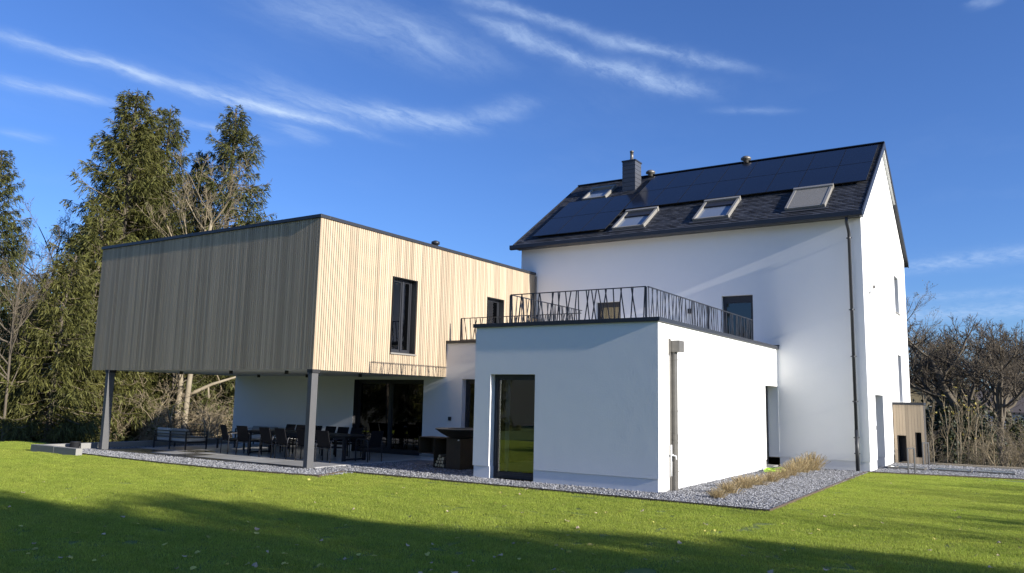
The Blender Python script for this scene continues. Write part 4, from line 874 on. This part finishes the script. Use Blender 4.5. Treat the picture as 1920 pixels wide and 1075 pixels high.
for (k, x, y, H) in ((0, -25, -17, 16), (1, -38, -14, 17), (0, -12, -21, 16), (2, -30, -9, 8), (0, -48, -4, 15), (0, -44, -9, 16), (2, -36, -5, 9), (0, -54, -12, 18), (2, -58, -3, 10)):
    put_spruce(k, x, y, H, lb, None, 1.0, 'trees behind the viewer', z=-.05)
# --- ornamental grasses beside the annex
def tuft(seed, n, h, spread):
    g = np.random.default_rng(seed); P0 = np.column_stack([g.normal(0, spread * .35, (n, 2)), np.zeros(n)]); D = unit(np.column_stack([P0[:, :2] / spread * .9 + g.normal(0, .28, (n, 2)), np.ones(n)])); L = g.uniform(.45, 1.1, n) * h
    N = unit(g.normal(0, 1, (n, 3)) * np.array([1, 1, .1])); S = unit(np.cross(D, N)); w = .0045; bend = D.copy(); bend[:, 2] *= .55; bend = unit(bend)
    m = P0 + D * (L * .6)[:, None]; t_ = m + bend * (L * .45)[:, None]
    V = np.stack([P0 - S * w, P0 + S * w, m + S * w, m - S * w, t_ + S * w * 1.6, t_ - S * w * 1.6], 1).reshape(-1, 3); i = np.arange(n)[:, None] * 6
    F = np.concatenate([i + np.array([[0, 1, 2, 3]]), i + np.array([[3, 2, 4, 5]])]); return npmesh('blades', V, F, ['dry_grass'])
TU = [tuft(41, 420, .52, .34), tuft(42, 380, .46, .38)]
lab = ['small dry grass clump nearest the lawn corner', 'second dry grass clump from the lawn corner', 'third dry grass clump from the lawn corner', 'fourth dry grass clump from the lawn corner', 'fifth dry grass clump, middle of the row', 'sixth dry grass clump from the lawn corner', 'dry grass clump third from the house wall', 'dry grass clump second from the house wall', 'tall dry grass clump closest to the house wall']
for i, (x, y) in enumerate(((-5.576, 16.5), (-5.653, 17.5), (-5.724, 18.8), (-5.702, 19.8), (-5.66, 20.85), (-5.70, 22.05), (-5.71, 23.06), (-5.75, 24.4), (-5.67, 25.4))):
    o = empty('ornamental_grass', (x, y, .02), i * .8); f = (.36, .52, .56, .5, .48, .56, .72, .92, 1.0)[i]; o.scale = (f * (1.15 if i < 6 else .75), f * (1.15 if i < 6 else .75), f); link('blades', TU[i % 2], None, o); tag(o, lab[i], 'grass clump', 'dry grass clumps beside the annex')
# --- lawn blades, scattered as one mass
def scatter(name, pts, inst, smin, smax, label, cat):
    me = bpy.data.meshes.new(name); me.from_pydata([tuple(p) for p in pts], [], []); o = link(name, me); tag(o, label, cat, kind='stuff')
    ng = bpy.data.node_groups.new(name, 'GeometryNodeTree'); ng.interface.new_socket('Geometry', in_out='INPUT', socket_type='NodeSocketGeometry'); ng.interface.new_socket('Geometry', in_out='OUTPUT', socket_type='NodeSocketGeometry')
    N = ng.nodes; L = ng.links; gi = N.new('NodeGroupInput'); go = N.new('NodeGroupOutput'); mp = N.new('GeometryNodeMeshToPoints'); ip = N.new('GeometryNodeInstanceOnPoints'); oi = N.new('GeometryNodeObjectInfo'); oi.inputs['Object'].default_value = inst
    rv = N.new('FunctionNodeRandomValue'); rv.data_type = 'FLOAT_VECTOR'; rv.inputs[0].default_value = (0, 0, 0); rv.inputs[1].default_value = (0, 0, 6.283)
    rs = N.new('FunctionNodeRandomValue'); rs.data_type = 'FLOAT'; rs.inputs[2].default_value = smin; rs.inputs[3].default_value = smax
    L.new(gi.outputs[0], mp.inputs['Mesh']); L.new(mp.outputs[0], ip.inputs['Points']); L.new(oi.outputs['Geometry'], ip.inputs['Instance']); L.new(rv.outputs[0], ip.inputs['Rotation']); L.new(rs.outputs[1], ip.inputs['Scale']); L.new(ip.outputs[0], go.inputs[0])
    md = o.modifiers.new('scatter', 'NODES'); md.node_group = ng; return o
g = np.random.default_rng(9); n = 1500; rr = .27
P0 = np.column_stack([g.uniform(-rr, rr, (n, 2)), np.zeros(n)]); D = unit(np.column_stack([g.normal(0, .42, (n, 2)), np.ones(n)])); Lb = g.uniform(.018, .042, n); N_ = unit(g.normal(0, 1, (n, 3)) * np.array([1, 1, .05])); S = unit(np.cross(D, N_)) * g.uniform(.0022, .0042, n)[:, None]
V = np.stack([P0 - S, P0 + S, P0 + D * Lb[:, None]], 1).reshape(-1, 3)
gp = bpy.data.objects.new('grass_patch', npmesh('grass_patch', V, np.arange(n * 3).reshape(-1, 3), ['grass']))
pts = []
for x in np.arange(-31.2, 5, .42):
    for y in np.arange(1.5, 26.7, .42):
        xx, yy = x + g.uniform(-.1, .1), y + g.uniform(-.1, .1)
        if xx > -4.0: ok = yy < min(26.0, 26.05 + (xx + 3.5) * .22 if xx > -3.5 else 26.0) - .05
        elif xx < -26.6: ok = yy < 15.3
        else: ok = yy < edge_y(xx) - .27 and not (-14.95 < xx < -14.2 and yy > 13.55)
        if xx > -4.16 and xx < -3.9: ok = False
        if ok: pts.append((xx, yy, 0))
for k in range(len(EDGE) - 1):
    pass
scatter('lawn_grass', pts, gp, .8, 1.25, 'short green lawn grass in front of the house', 'grass')
# grass close along the edging: narrow strips of blades
g2 = np.random.default_rng(10); q = []
for (x0, y0), (x1, y1) in zip(EDGE[:-1], EDGE[1:]):
    L_ = math.hypot(x1 - x0, y1 - y0); nxn, nyn = (y1 - y0) / L_, -(x1 - x0) / L_; m = int(L_ * 900); f = g2.uniform(0, 1, m); w = g2.uniform(.015, .34, m)
    q.append(np.column_stack([x0 + (x1 - x0) * f + nxn * w, y0 + (y1 - y0) * f + nyn * w, np.zeros(m)]))
q = np.concatenate(q); m = len(q); D = unit(np.column_stack([g2.normal(0, .4, (m, 2)), np.ones(m)])); Lb = g2.uniform(.02, .05, m); S = unit(np.cross(D, unit(g2.normal(0, 1, (m, 3)) * np.array([1, 1, .05])))) * .0035
V = np.stack([q - S, q + S, q + D * Lb[:, None]], 1).reshape(-1, 3)
tag(link('edge_grass', npmesh('edge_grass', V, np.arange(m * 3).reshape(-1, 3), ['grass'])), 'grass blades growing along the steel lawn edging', 'grass', kind='stuff')
# fallen leaves
lv = []
for k in range(4):
    g = np.random.default_rng(60 + k); b = MB(); n = 9; c = (0, 0, .012); ring = []
    for i in range(n):
        a = 6.283 * i / n; r_ = .032 * (1 + .35 * math.cos(a)) * g.uniform(.8, 1.15); ring.append((r_ * math.cos(a) * 1.25, r_ * math.sin(a), .006 + g.uniform(0, .022)))
    b.add([c] + ring, [(0, 1 + i, 1 + (i + 1) % n) for i in range(n)]); me = bpy.data.meshes.new('fallen_leaf'); me.from_pydata(b.v, [], b.f); me.materials.append(MATS['fallen_leaf' if k < 3 else 'fallen_leaf_pink']); lv.append(me)
g = np.random.default_rng(77); k = 0; cnt = 0
while cnt < 170 and k < 5000:
    k += 1; u, v = g.uniform(-.05, 1.02), g.uniform(0, 1) ** .9
    d_ = Vector(CF) + Vector(CR) * ((u - .5) * 1920 / 1493.2) - Vector(CU) * (((.835 + .17 * v) * 1075 - 537.5) / 1493.2); t_ = -1.955 / d_.z; x, y = d_.x * t_, d_.y * t_
    if not (-31 < x < 4) or (x <= -4.2 and y > edge_y(x) - .15 and x > -26.5) or (x > -4.2 and y > 25.8) or y > 27: continue
    o = bpy.data.objects.new('fallen_leaf', lv[g.integers(0, 4) if g.random() < .8 else 3]); COL.objects.link(o); s_ = g.uniform(.55, 1.15); o.scale = (s_,) * 3; o.location = (x, y, .022); o.rotation_euler = (g.normal(0, .25), g.normal(0, .25), g.uniform(0, 6.28)); cnt += 1
    if o.data == lv[3]: tag(o, 'pinkish tan fallen leaf lying in the lawn grass', 'leaf', 'tan fallen leaves on the lawn')
    else: tag(o, 'yellow fallen leaf lying in the lawn grass', 'leaf', 'yellow fallen leaves on the lawn')
# ------------------------------------------------------------------ patio furniture
def make_chair():
    t = empty('patio_chair')
    for sx in (-1, 1):
        x = sx * .27; s = MB(); s.tube([(x, -.26, 0), (x, -.26, .56), (x, -.25, .61), (x, -.21, .645), (x, -.16, .655), (x, .16, .645), (x, .22, .63), (x, .25, .59), (x, .265, .54), (x, .28, 0)], .016, 8); s.build('side_frame', 'furniture_tube', t, True)
    s = MB(); s.box(-.255, .255, -.27, .24, .405, .43); s.build('seat', 'sling', t, bevel=.008)
    s = MB(); s.hexa([(-.23, .225, .44), (.23, .225, .44), (.23, .25, .44), (-.23, .25, .44), (-.23, .36, .90), (.23, .36, .90), (.23, .385, .90), (-.23, .385, .90)]); s.build('backrest', 'sling', t, bevel=.008)
    for y in (-.255, .255): s = MB(); s.bar((-.27, y, .39), (.27, y, .39), .022, .022); s.build('crossbar', 'furniture_tube', t)
    return t
chair = make_chair(); first = True
def put_chair(x, y, rz, label, group='dining chairs on the patio'):
    global first
    o = chair if first else dup(chair); first = False; o.location = (x, y, .04); o.rotation_euler.z = rz; tag(o, label, 'chair', group)
# near row: backs towards the lawn
nr = [(-21.62, 17.0, math.pi - .25, 'leftmost dining chair of the near row, turned slightly outwards'), (-20.85, 17.02, math.pi + .1, 'second dining chair of the near row from the left'), (-19.62, 16.9, math.pi, 'third dining chair of the near row, beside a gap'), (-18.9, 16.88, math.pi - .05, 'dining chair of the near row just left of the front column'), (-17.95, 16.85, math.pi + .06, 'dining chair of the near row hidden by the front column'), (-17.15, 16.85, math.pi + .1, 'rightmost dining chair of the near row')]
for c in nr: put_chair(*c)
for i, x in enumerate((-21.2, -20.66, -19.94, -19.3, -18.72, -18.12)):
    put_chair(x, 18.62, random.uniform(-.08, .08), ('first', 'second', 'third', 'fourth', 'fifth', 'sixth')[i] + ' chair from the left in the far row facing the lawn')
put_chair(-16.55, 17.85, -math.pi / 2 - .1, 'dining chair at the right head of the table')
t = empty('dining_table', (-19.1, 17.72, .04)); tag(t, 'long black outdoor dining table between the two chair rows', 'table')
s = MB(); s.box(-2.25, 2.25, -.5, .5, .71, .745); s.build('tabletop', 'furniture', t, bevel=.004)
for x in (-2.1, 2.1):
    for y in (-.42, .42): s = MB(); s.box(x - .04, x + .04, y - .04, y + .04, 0, .71); s.build('leg', 'furniture', t)
    s = MB(); s.box(x - .035, x + .035, -.38, .38, .02, .07); s.build('foot_rail', 'furniture', t)
s = MB(); s.box(-2.06, 2.06, -.45, .45, .64, .70); s.build('apron', 'furniture', t)
def sofa(name, x, y, rz, w, d, label, rows=3):
    t = empty(name, (x, y, .04), rz); tag(t, label, 'sofa', 'garden sofas on the patio')
    for sx in (-w / 2, 0, w / 2):
        for sy in (-d / 2, d / 2):
            if sx == 0 and sy > 0: continue
            s = MB(); s.box(sx - .02, sx + .02, sy - .02, sy + .02, 0, .60 if (sy < 0 or sx != 0) else .3); s.build('leg', 'furniture_tube', t)
    for z in (.60, .50, .40):
        s = MB(); s.bar((-w / 2, -d / 2, z), (w / 2, -d / 2, z), .025, .025); s.build('back_rail', 'furniture_tube', t)
        for sx in (-1, 1): s = MB(); s.bar((sx * w / 2, -d / 2, z), (sx * w / 2, d / 2, z), .025, .025); s.build('arm_rail', 'furniture_tube', t)
    s = MB(); s.box(-w / 2 + .021, w / 2 - .021, -d / 2 + .021, d / 2 - .02, .22, .26); s.build('seat_frame', 'furniture', t)
    n = 2; cw = (w - .08) / n
    for i in range(n):
        x0 = -w / 2 + .04 + i * cw
        s = MB(); s.box(x0 + .01, x0 + cw - .01, -d / 2 + .05, d / 2 - .02, .262, .42); s.build('seat_cushion', 'cushion', t, True, .04)
        s = MB(); s.hexa([(x0 + .02, -d / 2 + .05, .43), (x0 + cw - .02, -d / 2 + .05, .43), (x0 + cw - .02, -d / 2 + .24, .43), (x0 + .02, -d / 2 + .24, .43), (x0 + .04, -d / 2 + .02, .68), (x0 + cw - .04, -d / 2 + .02, .68), (x0 + cw - .04, -d / 2 + .14, .69), (x0 + .04, -d / 2 + .14, .69)]); s.build('back_cushion', 'cushion_dark' if i else 'cushion', t, True, .03)
sofa('garden_sofa', -24.55, 17.12, 0, 1.75, .8, 'low garden sofa with its railed back to the lawn, left end of patio')
sofa('garden_sofa', -23.6, 20.2, math.pi, 2.9, .85, 'longer garden sofa with pale cushions along the white wall')
t = empty('coffee_table', (-23.2, 18.5, .04)); tag(t, 'low black coffee table between the two garden sofas', 'table')
s = MB(); s.box(-.75, .75, -.4, .4, .31, .34); s.build('tabletop', 'furniture', t)
for x in (-.7, .7):
    for y in (-.36, .36): s = MB(); s.box(x - .025, x + .025, y - .025, y + .025, 0, .31); s.build('leg', 'furniture', t)
# --- fire bowl grill and log shelf
t = empty('fire_bowl', (-13.27, 17.95, .03), RAD(-8)); tag(t, 'wide dark steel fire bowl grill on a brown square base', 'grill')
s = MB(); s.box(-.27, .27, -.27, .27, 0, .82); s.build('base', 'corten', t, bevel=.006)
s = MB(); s.lathe([(.24, .821), (.36, .86), (.55, .96), (.68, 1.05), (.70, 1.055), (.70, 1.075), (.40, 1.075), (.38, 1.05), (.25, .95), (.1, .93)], 40); s.build('bowl', 'corten_dark', t, True)
s = MB(); s.lathe([(.69, 1.076), (.69, 1.084), (.36, 1.084), (.36, 1.076)], 40); s.build('cooking_ring', 'zinc', t)
s = MB(); s.tube([(.2, -.29, .78), (.26, -.33, .79)], .018, 8); s.build('knob', 'white_metal', t)
t = empty('log_shelf', (-14.0, 18.0, .03), RAD(-8)); tag(t, 'brown steel log shelf left of the fire bowl', 'shelf')
s = MB(); s.box(.015, .40, -.25, .25, .80, .815); s.box(.015, .40, -.25, .25, 0, .015); s.box(0, .015, -.25, .25, 0, .815); s.box(.015, .40, .235, .25, .016, .799); s.build('tall_case', 'corten', t)
s = MB(); s.box(-.62, -.002, -.25, .25, .80, .815); s.box(-.62, -.002, -.25, .25, .36, .375); s.box(-.62, -.605, -.25, .25, .376, .799); s.box(-.604, -.002, .235, .25, .376, .799); s.build('side_case', 'corten', t)
k = 0
for (x, z) in ((.07, .065), (.17, .06), (.27, .065), (.35, .06), (.11, .155), (.21, .15), (.31, .155), (.16, .24), (.26, .235), (.2, .315), (.33, .25)):
    o = empty('split_log', (0, 0, 0)); m_ = Matrix.Translation((-14.0, 18.0, .03)) @ Matrix.Rotation(RAD(-8), 4, 'Z') @ Matrix.Translation((x, -.02, z + .005)) @ Matrix.Rotation(random.uniform(0, 6), 4, 'Y'); o.matrix_world = m_
    s = MB(); n = 7; R_ = [random.uniform(.036, .052) for _ in range(n)]
    vs = [(R_[i] * math.cos(6.283 * i / n), yy, R_[i] * math.sin(6.283 * i / n)) for yy in (-.19, .19) for i in range(n)]; s.add(vs, [(i, (i + 1) % n, n + (i + 1) % n, n + i) for i in range(n)]); s.build('bark', 'log_bark', o)
    s = MB(); s.add([(v[0] * .96, -.191, v[2] * .96) for v in vs[:n]], [tuple(range(n))]); flatmesh(s, 'cut_end', 'log_end', o)
    tag(o, 'split firewood log lying in the log shelf', 'log', 'logs in the log shelf')
# --- hoops, skylights, hose
for (x, y, lb) in ((-3.1, 26.53, 'nearer black steel hoop standing at the lawn edge by the gable'), (-3.18, 31.15, 'farther black steel hoop in front of the porch box')):
    t = empty('steel_hoop', (x, y, 0), RAD(45)); tag(t, lb, 'bollard', 'steel hoops by the gable')
    s = MB(); s.bar((-.11, 0, .0), (-.11, 0, .74), .035, .035); s.build('post', 'anthracite', t); s = MB(); s.bar((.11, 0, .0), (.11, 0, .74), .035, .035); s.build('post', 'anthracite', t); s = MB(); s.bar((-.1275, 0, .758), (.1275, 0, .758), .035, .035); s.build('top_bar', 'anthracite', t)
for (x0, x1, y0, y1, lb) in ((-3.95, -2.98, 28.25, 28.95, 'flat glass skylight in the chips nearest the gable'), (-2.70, -1.72, 28.4, 29.1, 'flat glass skylight in the chips, middle of three'), (-1.5, -.6, 28.55, 29.25, 'flat glass skylight in the chips nearest the right edge')):
    t = empty('ground_skylight', ((x0 + x1) / 2, (y0 + y1) / 2, .02)); tag(t, lb, 'skylight', 'skylights in the gravel'); w, d = (x1 - x0) / 2, (y1 - y0) / 2
    s = MB(); s.box(-w, w, -d, d, 0, .05); s.build('pane', 'skylight_glass', t); 
    for (a0, a1, b0, b1) in ((-w - .04, -w - .001, -d - .04, d + .04), (w + .001, w + .04, -d - .04, d + .04), (-w, w, -d - .04, -d - .001), (-w, w, d + .001, d + .04)): s = MB(); s.box(a0, a1, b0, b1, 0, .06); s.build('frame', 'zinc', t)
s = MB(); pts = []
for i in range(90):
    a = i * .42; r_ = .30 + .07 * math.sin(i * .31) ; pts.append((-6.35 + r_ * math.cos(a) * .9, 24.1 + r_ * 1.9 * math.sin(a), .05 + .04 * (i / 90) + .01 * math.sin(i * 1.7)))
s.tube(pts, .02, 6); tag(s.build('garden_hose', 'hose', None, True), 'bright green garden hose coiled by the annex side door', 'hose')
